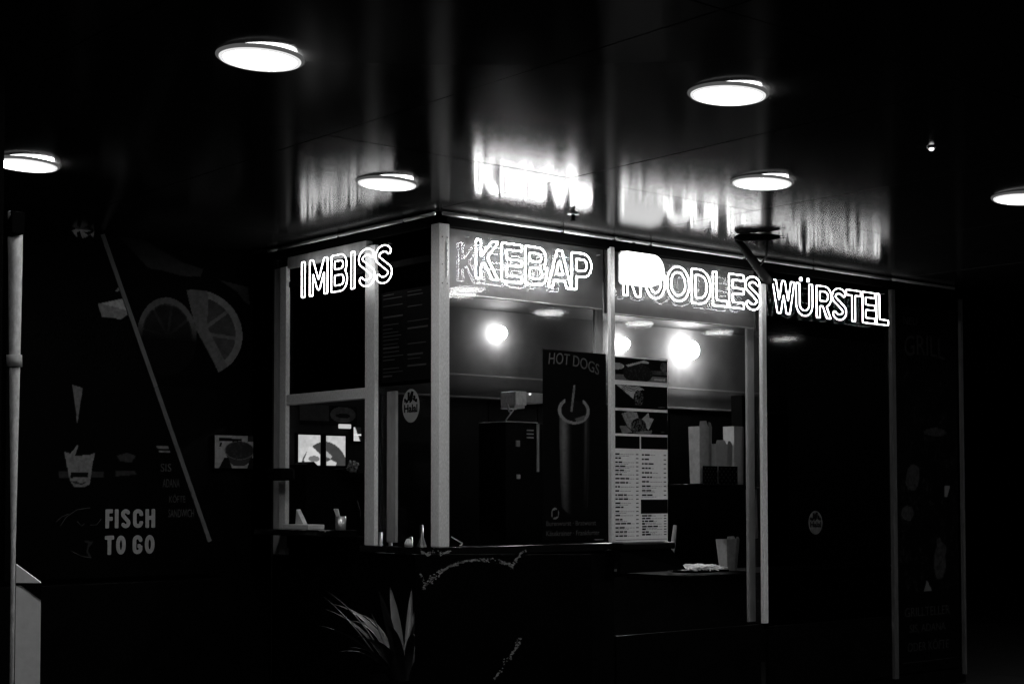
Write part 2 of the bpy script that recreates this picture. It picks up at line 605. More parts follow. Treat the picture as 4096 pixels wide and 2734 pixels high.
def neon_letter(parent, ch, fr, u0, u1, v0, H, d, m, tr=0.0029):
    base = {'Ü': 'U'}.get(ch, ch)
    W = (u1-u0)/H
    h = 0.083
    st = 0.0125
    xs = np.arange(-0.06, W+0.06, st); ys = np.arange(-0.06, 1.06, st)
    P = np.stack(np.meshgrid(xs, ys), -1)
    F = sdf(P, strokes(base, W, h), h, flat=(base == 'S'))
    F = np.maximum(F, np.maximum(np.abs(P[..., 0]-W/2)-W/2, np.abs(P[..., 1]-0.5)-0.5))
    loops = contours(F, xs, ys)
    if ch == 'Ü':
        for q in (0.29, 0.73):
            loops.append(np.array(arc(W*q, 1.13, 0.055, 0.055, 0, 340, 14)))
    vs, fs = [], []
    for lp in loops:
        r = resample(lp, 0.026)
        a, b = tube_pts([fr(u0+x*H, v0+y*H, d) for x, y in r], tr, 6, True)
        fs += [tuple(i+len(vs) for i in f) for f in b]
        vs += a
    return mesh('letter', vs, fs, m, parent, True)

def solid_letter(parent, ch, fr, u0, u1, v0, H, d, m, h=0.104):
    W = (u1-u0)/H
    st = 0.014
    xs = np.arange(-0.06, W+0.06, st); ys = np.arange(-0.06, 1.06, st)
    P = np.stack(np.meshgrid(xs, ys), -1)
    F = sdf(P, strokes(ch, W, h), h, flat=(ch in 'SCG'))
    F = np.maximum(F, np.maximum(np.abs(P[..., 0]-W/2)-W/2, np.abs(P[..., 1]-0.5)-0.5))
    bm = bmesh.new()
    ed = []
    for lp in contours(F, xs, ys):
        r = resample(lp, 0.03)
        vs = [bm.verts.new(fr(u0+x*H, v0+y*H, d+0.001)) for x, y in r]
        ed += [bm.edges.new((vs[i], vs[(i+1) % len(vs)])) for i in range(len(vs))]
    bmesh.ops.triangle_fill(bm, edges=ed, use_beauty=True, use_dissolve=False, normal=fr.n)
    ex = bmesh.ops.extrude_face_region(bm, geom=bm.faces[:])
    for v in ex['geom']:
        if isinstance(v, bmesh.types.BMVert): v.co -= fr.n*0.001
    bmesh.ops.recalc_face_normals(bm, faces=bm.faces[:])
    return frombm('letter', bm, m, parent)

# ================================================================== setting
S = lambda n, vs, fs, m: tag(mesh(n, vs, fs, m), kind='structure')
S('ground', [(-300, -300, -0.12), (300, -300, -0.12), (300, 300, -0.12), (-300, 300, -0.12)], [(0, 1, 2, 3)], ASPH)
pavement = tag(box('pavement', (-9.5, -10.5, -0.119), (10.5, 6.5, -0.022), PAVE, None, 0.01), kind='structure')
bm = bmesh.new()
slab_mesh = None
for i in range(13):
    for j in range(10):
        x, y = -9.0+i*1.5, -10.2+j*1.65
        if slab_mesh is None:
            o = box('paving_slab', (x, y, -0.021), (x+1.49, y+1.64, 0.0), PAVE, pavement, 0.004)
            slab_mesh = (o, x, y)
        else:
            k = slab_mesh[0].copy(); col.objects.link(k)
            k.location = (x-slab_mesh[1], y-slab_mesh[2], random.uniform(-0.002, 0.001))
bm.free()

# canopy: a structure whose soffit is laid in large glossy panels
ceiling = tag(box('ceiling', (-9.2, -10.4, 3.20), (9.4, 4.6, 3.49), BLACKM, None, 0.01), kind='structure')
XL = [-9.1, -7.6, -6.07, -4.56, -3.06, -1.56, -0.05, 1.40, 2.90, 4.40, 5.90, 7.40, 9.3]
YL = [-10.3, -8.4, -6.0, -3.6, -1.18, 1.25, 4.5]
for i in range(len(XL)-1):
    for j in range(len(YL)-1):
        a = Vector((XL[i]+0.004, YL[j]+0.004, 3.14)); b = Vector((XL[i+1]-0.004, YL[j+1]-0.004, 3.165))
        o = box('soffit_panel', a, b, CEIL, ceiling, 0.0)
        z = random.uniform(0, 0.0006)
        tx, ty = random.uniform(-0.0006, 0.0006), random.uniform(-0.0006, 0.0006)
        cx, cy = (a.x+b.x)/2, (a.y+b.y)/2
        for v in o.data.vertices:
            w = v.co+ORG[ceiling]
            v.co.z += z+tx*(w.x-cx)+ty*(w.y-cy)

# ================================================================== canopy lamps
def canopy_lamp(loc, label):
    t = thing('canopy_lamp', loc, label, 'ceiling lamp', 'round lamps under the canopy')
    n = 48
    def ring(name, prof, m):
        return lathe(name, prof, (loc[0], loc[1], loc[2]), m, t, n)
    ring('housing', [(0.130, 0.045), (0.130, 0.0185)], BLACKM)
    dif = ring('diffuser', [(0.137, 0.018), (0.137, -0.010), (0.134, -0.013), (0.001, -0.014)], LAMPM)
    for rr, tr, zz, m in ((0.1455, 0.0085, -0.007, HALO1), (0.159, 0.0080, -0.001, HALO2)):  # added glowing rings imitate the halo around the disc
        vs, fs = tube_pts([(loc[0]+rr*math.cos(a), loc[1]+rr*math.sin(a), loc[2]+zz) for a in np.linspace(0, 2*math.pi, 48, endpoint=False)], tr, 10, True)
        mesh('halo_ring', vs, fs, m, dif, True)
    t.rotation_mode = 'QUATERNION'
    t.rotation_quaternion = Quaternion((math.cos(YAW), math.sin(YAW), 0), 0.05)
    return t
LAMPS = [(-2.474, -2.109, 'large round canopy lamp at the upper left, nearest the camera'),
         (-0.733, -2.888, 'large round canopy lamp at the upper right above the dark soffit'),
         (-2.383, 0.266, 'round canopy lamp above the white pole at the left edge'),
         (-0.732, -0.500, 'round canopy lamp above the IMBISS neon sign'),
         (0.763, -1.787, 'round canopy lamp above the black awning arm and NOODLES sign'),
         (2.200, -2.431, 'round canopy lamp cut off by the right edge of the picture')]
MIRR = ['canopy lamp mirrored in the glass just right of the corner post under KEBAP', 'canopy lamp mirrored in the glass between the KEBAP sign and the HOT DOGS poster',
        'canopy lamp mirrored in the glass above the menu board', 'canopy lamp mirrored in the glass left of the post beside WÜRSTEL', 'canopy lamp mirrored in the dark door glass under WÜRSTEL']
proto = None
for x, y, lab in LAMPS:
    if proto is None: proto = canopy_lamp((x, y, 3.132), lab)
    else:
        c = copy_tree(proto, (x, y, 3.132)); c['label'] = lab
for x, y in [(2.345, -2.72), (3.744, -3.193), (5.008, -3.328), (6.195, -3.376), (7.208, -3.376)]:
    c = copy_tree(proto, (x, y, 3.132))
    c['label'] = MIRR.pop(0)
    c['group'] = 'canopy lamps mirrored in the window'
for x, y, lab in [(-4.1, -3.4, 'canopy lamp overhead beyond the left of the picture, nearest the viewer'), (-2.2, -4.4, 'canopy lamp overhead above the top of the picture')]:
    c = copy_tree(proto, (x, y, 3.132)); c['label'] = lab
t = thing('pin_lamp', (0.772, -2.827, 3.14), 'tiny bright pin lamp in the dark soffit, far right', 'pin lamp')
lathe('bezel', [(0.020, -0.0005), (0.022, -0.004), (0.014, -0.008)], (0.772, -2.827, 3.14), STEEL, t, 16)
lathe('bulb', [(0.011, -0.008), (0.012, -0.013), (0.006, -0.018), (0.0005, -0.0185)], (0.772, -2.827, 3.14), emitter('pin_bulb', 4.0), t, 16)
t = thing('sprinkler_head', (0.656, -0.436, 3.14), 'small black sprinkler head on the soffit above the KEBAP sign', 'sprinkler')
lathe('rosette', [(0.034, -0.0005), (0.036, -0.004), (0.012, -0.007)], (0.656, -0.436, 3.14), STEEL, t, 20)
lathe('body', [(0.011, -0.007), (0.013, -0.02), (0.010, -0.038), (0.016, -0.040), (0.016, -0.044)], (0.656, -0.436, 3.14), BLACKM, t, 14)

# ================================================================== kiosk
K = thing('snack_kiosk', (0, 0, 0), 'dark corner snack kiosk with pale metal posts and large glass fronts', 'kiosk')
# posts
CP = box('corner_post', (-0.005, -0.005, 1.19), (0.072, 0.072, 3.07), ALU, K, 0.004)
fbox('post', RF, 1.370, 1.405, 1.19, 3.07, -0.018, 0.012, ALU, K)
fbox('post', RF, 2.833, 2.878, 0.60, 3.05, -0.018, 0.012, ALU, K)
fbox('post', RF, 4.330, 4.378, 0.10, 3.05, -0.018, 0.012, ALU_DIM, K)
fbox('post', RF, 5.248, 5.272, 0.07, 3.05, -0.018, 0.012, ALU_DIM, K)
fbox('post', LF, -0.732, -0.630, 1.185, 3.02, -0.018, 0.012, ALU, K)
fbox('post', LF, -1.715, -1.640, 1.10, 3.00, -0.018, 0.012, ALU, K)
fbox('post', LF, -1.800, -1.720, 1.10, 3.00, -0.018, 0.004, ALU_DULL, K)
# second row of posts just behind the glass
fbox('inner_post', RF, 1.370, 1.440, 1.2, 3.0, -0.155, -0.135, ALU_DULL, K)
fbox('inner_post', RF, 2.842, 2.915, 0.6, 3.0, -0.155, -0.135, ALU_DULL, K)
fbox('inner_post', LF, -0.712, -0.620, 1.2, 2.13, -0.16, -0.14, ALU_DULL, K)
# crossbar of the serving hatch, lintel above IMBISS
fbox('crossbar', LF, -1.639, -0.733, 2.083, 2.150, -0.045, 0.008, ALU, K)
fbox('lintel', LF, -1.639, -0.733, 2.985, 3.06, -0.045, 0.004, ALU_DULL, K)
# small screws on the corner post
for z in (2.99, 2.83, 2.72):
    for u in (0.018, 0.055):
        a = RF(u, z, 0.005); b = RF(u, z, 0.0075)
        vs, fs = tube_pts([a, b], 0.0035, 8)
        mesh('screw', vs, fs, BLACKM, CP)
fbox('bright_edge', RF, 0.052, 0.056, 2.76, 2.96, 0.0055, 0.0085, CHROME, CP, 0.0005)
# header channel and polished rails below the soffit, in lengths with joints
HR = fbox('header', RF, 0.0, 5.3, 3.06, 3.137, -0.06, 0.0, BLACKM, K)
HL = fbox('header', LF, -1.84, 0.0, 3.06, 3.137, -0.06, 0.0, BLACKM, K)
def rail(fr, ua, ub, z, r, d, m=RAILM):
    n = 12
    vs, fs = [], []
    for u in (ua, ub):
        for k in range(n):
            an = 2*math.pi*k/n
            vs.append(fr(u, z+r*math.sin(an), d+r*math.cos(an)))
    for k in range(n):
        l = (k+1) % n
        fs.append((k, l, n+l, n+k))
    fs += [tuple(range(n-1, -1, -1)), tuple(range(n, 2*n))]
    return mesh('rail', vs, fs, m, K, True)
for ua, ub in [(0.0, 0.255), (0.26, 0.93), (0.94, 1.37), (1.375, 1.70), (1.71, 2.62), (2.63, 3.36), (3.37, 4.28), (4.29, 5.12)]:
    rail(RF, ua, ub, 3.121, 0.0110, 0.035)
for ua, ub in [(-1.83, -1.70), (-1.695, -0.99), (-0.985, -0.30), (-0.295, 0.0)]:
    rail(LF, ua, ub, 3.121, 0.0110, 0.035)
for u in (0.93, 1.372, 1.55, 1.705, 2.62, 3.365, 4.285):
    fbox('rail_bracket', RF, u-0.014, u+0.014, 3.108, 3.1375, 0.001, 0.042, BLACKM, HR)
for u in (-1.70, -0.99, -0.30):
    fbox('rail_bracket', LF, u-0.010, u+0.010, 3.108, 3.1375, 0.001, 0.041, BLACKM, HL)
# glass fronts
fbox('window_pane', RF, 0.073, 1.369, 1.20, 3.06, -0.030, -0.022, GLASS, K, 0)
fbox('window_pane', RF, 1.406, 2.832, 0.60, 3.06, -0.030, -0.022, GLASS, K, 0)
fbox('door_pane', RF, 2.879, 4.329, 0.56, 3.06, -0.030, -0.022, GLASS_DIM, K, 0)
fbox('window_pane', RF, 4.379, 5.247, 0.10, 3.06, -0.030, -0.022, GLASS_DIM, K, 0)
fbox('window_pane', LF, -0.629, -0.073, 1.20, 2.149, -0.030, -0.022, GLASS, K, 0)
fbox('window_pane', LF, -0.629, -0.073, 2.152, 3.06, -0.030, -0.022, GLASS_D, K, 0)
fbox('window_pane', LF, -1.639, -0.733, 2.152, 2.984, -0.030, -0.022, GLASS_D, K, 0)
fbox('blind_panel', LF, -1.639, -0.733, 2.152, 2.984, -0.06, -0.036, BLACK, K)
fbox('blind_panel', LF, -0.629, -0.073, 2.15, 3.06, -0.06, -0.036, BLACK, K)
# transoms behind the signs
TR1 = fbox('transom', RF, 0.073, 1.369, 2.68, 3.06, -0.09, -0.06, TRANSOM, K)
TR2 = fbox('transom', RF, 1.406, 2.832, 2.66, 3.06, -0.09, -0.06, TRANSOM, K)
fbox('transom', RF, 2.879, 4.329, 2.64, 3.06, -0.09, -0.06, BLACK, K)
fbox('transom_edge', RF, 0.073, 1.369, 2.672, 2.6795, -0.088, -0.058, STEEL, TR1)
fbox('transom_edge', RF, 1.406, 2.832, 2.652, 2.6595, -0.088, -0.058, STEEL, TR2)
# sills, counter slab, dark lower cladding
box('sill', (-0.030, -0.030, 1.145), (1.36, 0.09, 1.189), SILL, K, 0.004)
box('sill', (-0.030, 0.091, 1.145), (0.06, 0.76, 1.184), SILL, K, 0.004)
fbox('counter_slab', RF, 1.36, 1.84, 1.142, 1.188, -0.02, 0.12, BLACK, K, 0.012)
fbox('counter_slab', LF, -1.66, -0.90, 1.235, 1.275, -0.05, 0.24, SILL, K, 0.01)
prism('counter_wedge', [RF(1.36, 1.141, 0.10), RF(1.36, 1.00, 0.10), RF(2.02, 1.00, 0.04), RF(1.82, 1.141, 0.10)], (0, 0.03, 0), BLACK, K)  # dark wedge below the right end of the slab
for i in range(3):
    fbox('plinth_panel', RF, 0.0+i*0.47, 0.465+i*0.47, 0.12, 1.14, -0.03, 0.0, BLACK, K)
fbox('plinth_panel', RF, 1.42, 2.812, 0.12, 0.595, -0.03, 0.0, BLACK, K)
fbox('plinth_panel', RF, 2.892, 4.30, 0.12, 0.555, -0.03, 0.0, BLACK, K)
for i in range(4):
    fbox('plinth_panel', LF, -1.82+i*0.455, -1.37+i*0.455, 0.12, 1.09 if i < 1 else 1.14, -0.03, 0.0, BLACK, K)
fbox('hatch_board', LF, -1.639, -0.733, 1.145, 1.234, -0.05, 0.0, BLACK, K)
fbox('base', RF, 0.0, 5.3, 0.0, 0.115, -0.12, -0.02, BLACKM, K)
fbox('base', LF, -1.82, -0.12, 0.0, 0.115, -0.12, -0.02, BLACKM, K)
fbox('door_rail', RF, 2.892, 4.30, 0.556, 0.575, -0.02, 0.004, BLACK, K)
# shell behind
BWALL = box('back_wall', (0.0, 1.77, 0.0), (5.3, 1.83, 3.136), BACKW, K)
box('end_wall', (5.23, 0.06, 0.0), (5.29, 1.765, 3.136), BLACKM, K)
box('kiosk_floor', (0.01, 0.125, 0.002), (5.22, 1.765, 0.05), BLACKM, K)
box('kiosk_ceiling', (0.01, 0.10, 2.86), (5.22, 1.765, 2.90), BLACKM, K)
# wall cladding trims inside
for z in (2.36, 2.20):
    fbox('wall_trim', BF, 0.9, 5.1, z, z+0.012, 0.0, 0.015, ALU_DIM, BWALL, 0.001)
for i in range(9):
    fbox('wall_panel', BF, 0.85+i*0.48, 1.32+i*0.48, 0.95, 2.195, -0.018, 0.004, BLACK, BWALL)
# worktops
box('worktop', (0.35, 0.95, 0.90), (2.6, 1.74, 0.94), BLACK, K)
box('worktop', (2.45, 0.35, 0.88), (5.0, 0.95, 0.925), BLACK, K)
box('shelf', (2.62, 0.55, 1.545), (3.75, 0.95, 1.565), BLACK, K)

# ================================================================== neon signs
def neon(name, fr, letters, key, label, plate):
    us = [a for c, a, b in letters]+[b for c, a, b in letters]
    t = thing(name, fr((min(us)+max(us))/2, 2.76, 0.06), label, 'neon sign', 'neon word signs under the canopy')
    for c, a, b in letters:
        neon_letter(t, c, fr, a, b, 2.762, 0.229, 0.06, NEON[key])
    fbox('backing_plate', fr, plate[0], plate[1], 2.715, 3.01, 0.014, 0.018, ACRYL, t, 0)
    for u in np.linspace(plate[0]+0.1, plate[1]-0.1, 4):
        vs, fs = tube_pts([fr(u, 3.0, 0.0185), fr(u, 3.0, 0.05)], 0.003, 8)
        mesh('stand_off', vs, fs, STEEL, t)
    return t
neon('neon_sign', LF, [('I', -1.387, -1.327), ('M', -1.282, -1.076), ('B', -1.033, -0.857), ('I', -0.824, -0.765), ('S', -0.732, -0.562), ('S', -0.555, -0.386)],
     'IMBISS', 'soft white outlined neon sign reading IMBISS on the side front', (-1.42, -0.34))
neon('neon_sign', RF, [('K', 0.226, 0.406), ('E', 0.424, 0.582), ('B', 0.608, 0.783), ('A', 0.788, 0.987), ('P', 0.989, 1.156)],
     'KEBAP', 'bright outlined neon sign reading KEBAP next to the corner post', (0.08, 1.34))
neon('neon_sign', RF, [('N', 1.435, 1.59), ('O', 1.635, 1.814), ('O', 1.835, 2.043), ('D', 2.069, 2.251), ('L', 2.276, 2.422), ('E', 2.437, 2.589), ('S', 2.604, 2.76)],
     'NOODLES', 'bright outlined neon sign reading NOODLES in the middle window', (1.43, 2.80))
neon('neon_sign', RF, [('W', 2.89, 3.125), ('Ü', 3.145, 3.327), ('R', 3.372, 3.541), ('S', 3.551, 3.714), ('T', 3.715, 3.887), ('E', 3.908, 4.058), ('L', 4.076, 4.222)],
     'WURSTEL', 'thin outlined neon sign reading WÜRSTEL over the right-hand door', (2.895, 4.29))

# bulkhead lamp glaring behind the N of NOODLES
t = thing('bulkhead_lamp', (1.73, -0.034, 2.82), 'glaring white bulkhead lamp covering the first letters of NOODLES', 'lamp')
def capsule(u0, u1, v0, v1, d0, d1, n=24):
    r = (v1-v0)/2
    pts = [(u1-r+r*math.cos(a), (v0+v1)/2+r*math.sin(a)) for a in np.linspace(-math.pi/2, math.pi/2, n)]
    pts += [(u0+0.02, v1), (u0, v1-0.02), (u0, v0+0.02), (u0+0.02, v0)]
    return [RF(u, v, d0) for u, v in pts]
prism('housing', capsule(1.428, 1.80, 2.835, 3.05, 0.0195, 0), (0, -0.012, 0), WHITEP, t)
prism('diffuser', capsule(1.433, 1.792, 2.843, 3.043, 0.032, 0), (0, -0.045, 0), emitter('bulkhead_glow', 3.5), t)

# ================================================================== awning arm
t = thing('awning_arm', RF(2.83, 2.98, 0.0), 'black folded awning arm jutting from the top of the post beside WÜRSTEL', 'awning arm')
Bp, Ep, Tp = RF(2.845, 2.985, 0.05), RF(1.91, 3.113, 0.59), RF(2.10, 3.113, 0.79)
tube('upper_arm', [Bp, Bp.lerp(Ep, 0.1), Bp.lerp(Ep, 0.9), Ep], [0.036, 0.034, 0.026, 0.012], BLACKM, t, 8)
tube('fore_arm', [Ep, Ep.lerp(Tp, 0.08), Ep.lerp(Tp, 0.75), Tp], [0.014, 0.023, 0.023, 0.011], BLACKM, t, 8)
tube('stay', [Bp.lerp(Ep, 0.30), Bp.lerp(Ep, 0.24).lerp(Ep.lerp(Tp, 0.75), 0.5)+Vector((0.02, 0, -0.008)), Ep.lerp(Tp, 0.72)], 0.007, BLACKM, t, 8)
fbox('wall_bracket', RF, 2.80, 2.90, 2.96, 3.05, 0.0125, 0.065, BLACKM, t, 0.006)
for k in (-1, 1):
    q = Tp+Vector((0.0, 0, 0.006*k))
    tube('end_pin', [q, q+(Tp-Ep).normalized()*0.035], 0.0022, BLACKM, t, 6)

# ================================================================== posters and boards on the street front
def hotdog(u, v):
    T = np.full(u.shape, 0.0008)
    n = fbm(u, v, 60, 3)
    c = 1.075
    ex = (u-c)/0.135; ey = (v-2.015)/0.085
    # bun body, lit along its left flank
    w = 0.128-0.020*np.clip((1.95-v)/0.6, 0, 1)**2
    k = (u-c-0.005)/w
    body = (np.abs(k) < 1) & (v < 2.0) & (v > 1.36+0.06*k**2)
    fall = np.clip((v-1.40)/0.45, 0, 1)
    tone = 0.16*np.exp(-((k+0.72)/0.26)**2)*(0.25+0.75*fall)+0.05*np.exp(-((k-0.75)/0.10)**2)*fall+0.015*np.exp(-((k-0.95)/0.05)**2)
    T = np.where(body, 0.001+0.55*tone*(0.75+0.5*n), T)
    rr = np.hypot(ex, ey)
    ring = (rr < 1.0) & (rr > 0.80) & ~((ey > 0.45) & (np.abs(ex) < 0.55))
    T = np.where(rr < 0.80, 0.004, T)
    T = np.where(ring, 0.15*(0.8+0.4*n), T)
    T = np.where(inside(u, v, [(1.08, 1.965), (1.10, 1.945), (1.16, 1.96), (1.17, 1.99), (1.12, 1.975)]), 0.07, T)
    T = np.where(inside(u, v, [(1.045, 2.01), (1.062, 2.005), (1.088, 2.17), (1.082, 2.18), (1.07, 2.17)]), 0.11*(0.7+0.6*n), T)
    q = np.hypot((u-0.915)/0.032, (v-1.375)/0.036)
    T = np.where((q < 1) & ~((np.abs(u-0.915) < 0.022) & (np.abs(v-1.375-(u-0.915)*0.25) < 0.022)), 0.11, T)
    return T
t = thing('poster', RF(1.08, 1.21, -0.018), 'tall black window poster of a bun and sausage headed HOT DOGS', 'poster')
sheet('print', RF, 0.815, 1.353, 1.212, 2.385, -0.018, 0.0015, hotdog, 0.0042, PRINT, t)
text('headline', 'HOT DOGS', RF, 0.862, 1.292, 2.275, 2.345, -0.016, PALEINK, t, shear=0.12, warp=lambda k: 0.035-0.09*(k-0.42)**2-0.035*k)
text('caption', 'Burenwurst · Bratwurst', RF, 0.842, 1.26, 1.300, 1.330, -0.016, mat('caption_ink', 0.016, 0.7), t)
text('caption', 'Käsekrainer · Frankfurter', RF, 0.842, 1.29, 1.238, 1.270, -0.016, mat('caption_ink'), t)

def photo_pic(kind):
    def f(u, v):
        n = fbm(u, v, 45, 5); g = fbm(u, v, 120, 8)
        T = np.full(u.shape, 0.0008)
        if kind == 0:
            T = np.where(v < 2.262, 0.05+0.09*n, T)
            T = np.where((u > 1.74) & (v < 2.30) & (v > 2.275), 0.07*n, T)
            T = np.where((np.hypot((u-1.44)/0.075, (v-2.315)/0.022) < 1), 0.24*(0.6+0.8*n), T)
            T = np.where(np.hypot((u-1.64)/0.135, (v-2.275)/0.062) < 1, 0.006+0.10*np.clip(g-0.58, 0, 1), T)
            T = np.where(inside(u, v, [(1.53, 2.325), (1.62, 2.345), (1.70, 2.365), (1.745, 2.352), (1.735, 2.343), (1.68, 2.346), (1.55, 2.315)]), 0.30*(0.7+0.6*n), T)
            T = np.where(np.hypot((u-1.88)/0.032, (v-2.33)/0.033) < 1, 0.10*g, T)
            T = np.where(inside(u, v, [(1.79, 2.250), (1.895, 2.252), (1.895, 2.238), (1.79, 2.236)]), 0.26*(0.5+g), T)
        if kind == 1:
            w = inside(u, v, [(1.44, 2.196), (1.64, 2.196), (1.70, 2.17), (1.63, 2.165), (1.60, 2.11), (1.57, 2.125), (1.50, 2.165)])
            s = np.sin(np.hypot(u-1.60, (v-2.06)*1.1)*520) > 0.35
            T = np.where(w, np.where(s & (v > 2.158) & (u > 1.49), 0.012, 0.30*(0.7+0.6*n)), T)
            T = np.where(np.hypot((u-1.645)/0.045, (v-2.115)/0.05) < 1, 0.16*np.clip(g*2-0.9, 0, 1), T)
        if kind == 2:
            T = np.where(inside(u, v, [(1.49, 2.01), (1.56, 2.03), (1.63, 2.022), (1.645, 1.985), (1.60, 1.955), (1.58, 1.91), (1.545, 1.93)]), 0.17*(0.3+1.2*g), T)
            T = np.where(inside(u, v, [(1.665, 1.975), (1.735, 2.024), (1.745, 1.99), (1.785, 1.985), (1.735, 1.91), (1.70, 1.945)]), 0.22*(0.5+n), T)
            T = np.where(np.hypot((u-1.645)/0.07, (v-1.935)/0.05) < 1, 0.10*np.clip(g*2-0.8, 0, 1), T)
            T = np.where(inside(u, v, [(1.47, 1.93), (1.53, 1.935), (1.60, 1.888), (1.76, 1.885), (1.77, 1.91), (1.70, 1.905), (1.50, 1.882)]), 0.12*(0.5+n), T)
        return T
    return f
t = thing('menu_board', RF(1.66, 1.07, -0.018), 'pale menu board with three food photos and two columns of prices', 'menu board')
prism('panel', [RF(1.420, 1.191, -0.0205), RF(1.420, 2.376, -0.0205), RF(1.917, 2.384, -0.0205), RF(1.912, 1.075, -0.0205), RF(1.83, 1.13, -0.0205), RF(1.76, 1.18, -0.0205)], (0, 0.006, 0), mat('menu_card', 0.62, 0.7, var=0.08, vscale=40), t)
for i, (a, b) in enumerate([(2.226, 2.372), (2.048, 2.197), (1.883, 2.030)]):
    sheet('food_photo', RF, 1.424, 1.913, a, b, -0.0195, 0.0012, photo_pic(i), 0.0042, PRINT, t)
text('photo_caption', 'DÜRÜM', RF, 1.825, 1.885, 2.058, 2.068, -0.0182, PALEINK, t)
text('photo_caption', 'BOX', RF, 1.855, 1.885, 1.896, 1.905, -0.0182, FAINTINK, t)
for u0, u1, a, b in [(1.424, 1.655, 1.787, 1.868), (1.668, 1.912, 1.787, 1.868), (1.664, 1.911, 1.368, 1.460)]:
    fbox('dark_block', RF, u0, u1, a, b, -0.0204, -0.0190, INK, t, 0)
def rows(u0, u1, vtop, vbot, n):
    vs, fs = [], []
    def quad(a, b, v, hgt):
        k = len(vs)
        vs.extend([RF(a, v, -0.0196), RF(b, v, -0.0196), RF(b, v+hgt, -0.0196), RF(a, v+hgt, -0.0196)])
        fs.append((k, k+1, k+2, k+3))
    for i in range(n):
        v = vtop-(vtop-vbot)*(i+0.7)/n
        x = u0+0.006
        for w in range(random.choice([1, 2, 2, 3])):
            L = random.uniform(0.018, 0.05)
            quad(x, min(x+L, u1-0.07), v, 0.010); x += L+0.006
        y = x
        while y < u1-0.06 and random.random() < 0.8:
            L = random.uniform(0.01, 0.03); quad(y, min(y+L, u1-0.05), v+0.002, 0.0025); y += L+0.004
        if random.random() < 0.45:
            y = u0+0.006
            while y < u1-0.12:
                L = random.uniform(0.008, 0.03); quad(y, y+L, v-0.008, 0.0025); y += L+0.004
        quad(u1-0.035, u1-0.012, v+0.001, 0.006)
    return tag(mesh('printed_rows', vs, fs, INK, t), kind='stuff')
rows(1.424, 1.655, 1.765, 1.215, 21)
rows(1.668, 1.911, 1.765, 1.475, 10)
rows(1.668, 1.911, 1.362, 1.222, 8)
fbox('printed_rule', RF, 1.424, 1.905, 1.200, 1.203, -0.0204, -0.0194, INK, t, 0)

def grill(u, v):
    n = fbm(u, v, 14, 21); g = fbm(u, v, 55, 22)
    T = np.full(u.shape, 0.0008)
    T += 0.05*np.clip(g-0.55, 0, 1)*np.clip((n-0.45)*4, 0, 1)*((v > 0.75) & (v < 2.45))
    for cx, cz, rx, rz in [(4.62, 1.62, 0.10, 0.10), (4.93, 1.98, 0.16, 0.035), (4.97, 0.98, 0.09, 0.16), (4.55, 1.35, 0.08, 0.06)]:
        T = np.where(np.hypot((u-cx)/rx, (v-cz)/rz) < 0.7+0.5*n, 0.028*(g+0.2), T)
    T = np.where(inside(u, v, [(4.75, 0.74), (4.79, 0.83), (4.86, 0.74)]), 0.07, T)
    T = np.where(inside(u, v, [(5.04, 1.47), (5.11, 1.47), (5.11, 1.56), (5.04, 1.56)]) & ~inside(u, v, [(5.07, 1.46), (5.12, 1.46), (5.11, 1.54)]), 0.10, T)
    return T
t = thing('poster', RF(4.8, 0.12, -0.02), 'very dark poster headed GRILL in the last window on the right', 'poster')
sheet('print', RF, 4.40, 5.22, 0.13, 2.95, -0.0215, 0.0015, grill, 0.008, PRINT, t)
text('headline', 'GRILL', RF, 4.53, 5.06, 2.575, 2.73, -0.0195, GRILLINK, t, warp=lambda k: -0.10*(k-0.5)**2)
text('headline', 'NEU', RF, 4.52, 4.70, 2.80, 2.86, -0.0195, GRILLINK, t)
for s, a, b, v0, v1 in [('GRILLTELLER', 4.50, 5.09, 0.555, 0.625), ('SIS, ADANA', 4.56, 5.03, 0.425, 0.495), ('ODER KÖFTE', 4.53, 5.07, 0.290, 0.372)]:
    text('caption', s, RF, a, b, v0, v1, -0.0195, GRILLINK, t)
fbox('printed_rule', RF, 4.47, 5.15, 0.205, 0.209, -0.0200, -0.0192, GRILLINK, t, 0)

def sticker(fr, u, v, rx, rz, d, label, ink):
    t = thing('halal_sticker', fr(u, v-rz, d), label, 'sticker', 'round stickers on the glass')
    pts = [fr(u+rx*math.cos(a), v+rz*math.sin(a), d) for a in np.linspace(0, 2*math.pi, 40, endpoint=False)]
    prism('disc', pts, fr.n*0.001, ink, t)
    dd = d+0.0012
    text('lettering', 'Halal', fr, u-rx*0.78, u+rx*0.78, v-rz*0.40, v+rz*0.08, dd, INK, t, bold=0.03)
    # the word in Arabic strokes
    for pts in [[(0.75, 0.30), (0.45, 0.30), (0.30, 0.48), (0.55, 0.52)], [(0.20, 0.85), (0.05, 0.25), (-0.15, 0.30), (0.12, 0.80)], [(-0.25, 0.82), (-0.30, 0.30), (-0.62, 0.25), (-0.72, 0.45)]]:
        vs, fs = [], []
        P3 = [(u+rx*a, v+rz*b) for a, b in pts]
        out = []
        for k, (a, b) in enumerate(P3):
            w = 0.008*(1.0 if k % 2 else 1.5)
            out.append((a, b, w))
        for k in range(len(out)-1):
            (a, b, w), (c, e, x) = out[k], out[k+1]
            L = math.hypot(c-a, e-b); nx, ny = -(e-b)/L, (c-a)/L
            i = len(vs)
            vs += [fr(a+nx*w, b+ny*w, dd+k*0.0002), fr(a-nx*w, b-ny*w, dd+k*0.0002), fr(c-nx*x, e-ny*x, dd+k*0.0002), fr(c+nx*x, e+ny*x, dd+k*0.0002)]
            fs.append((i, i+1, i+2, i+3))
        mesh('arabic_stroke', vs, fs, INK, t)
    return t
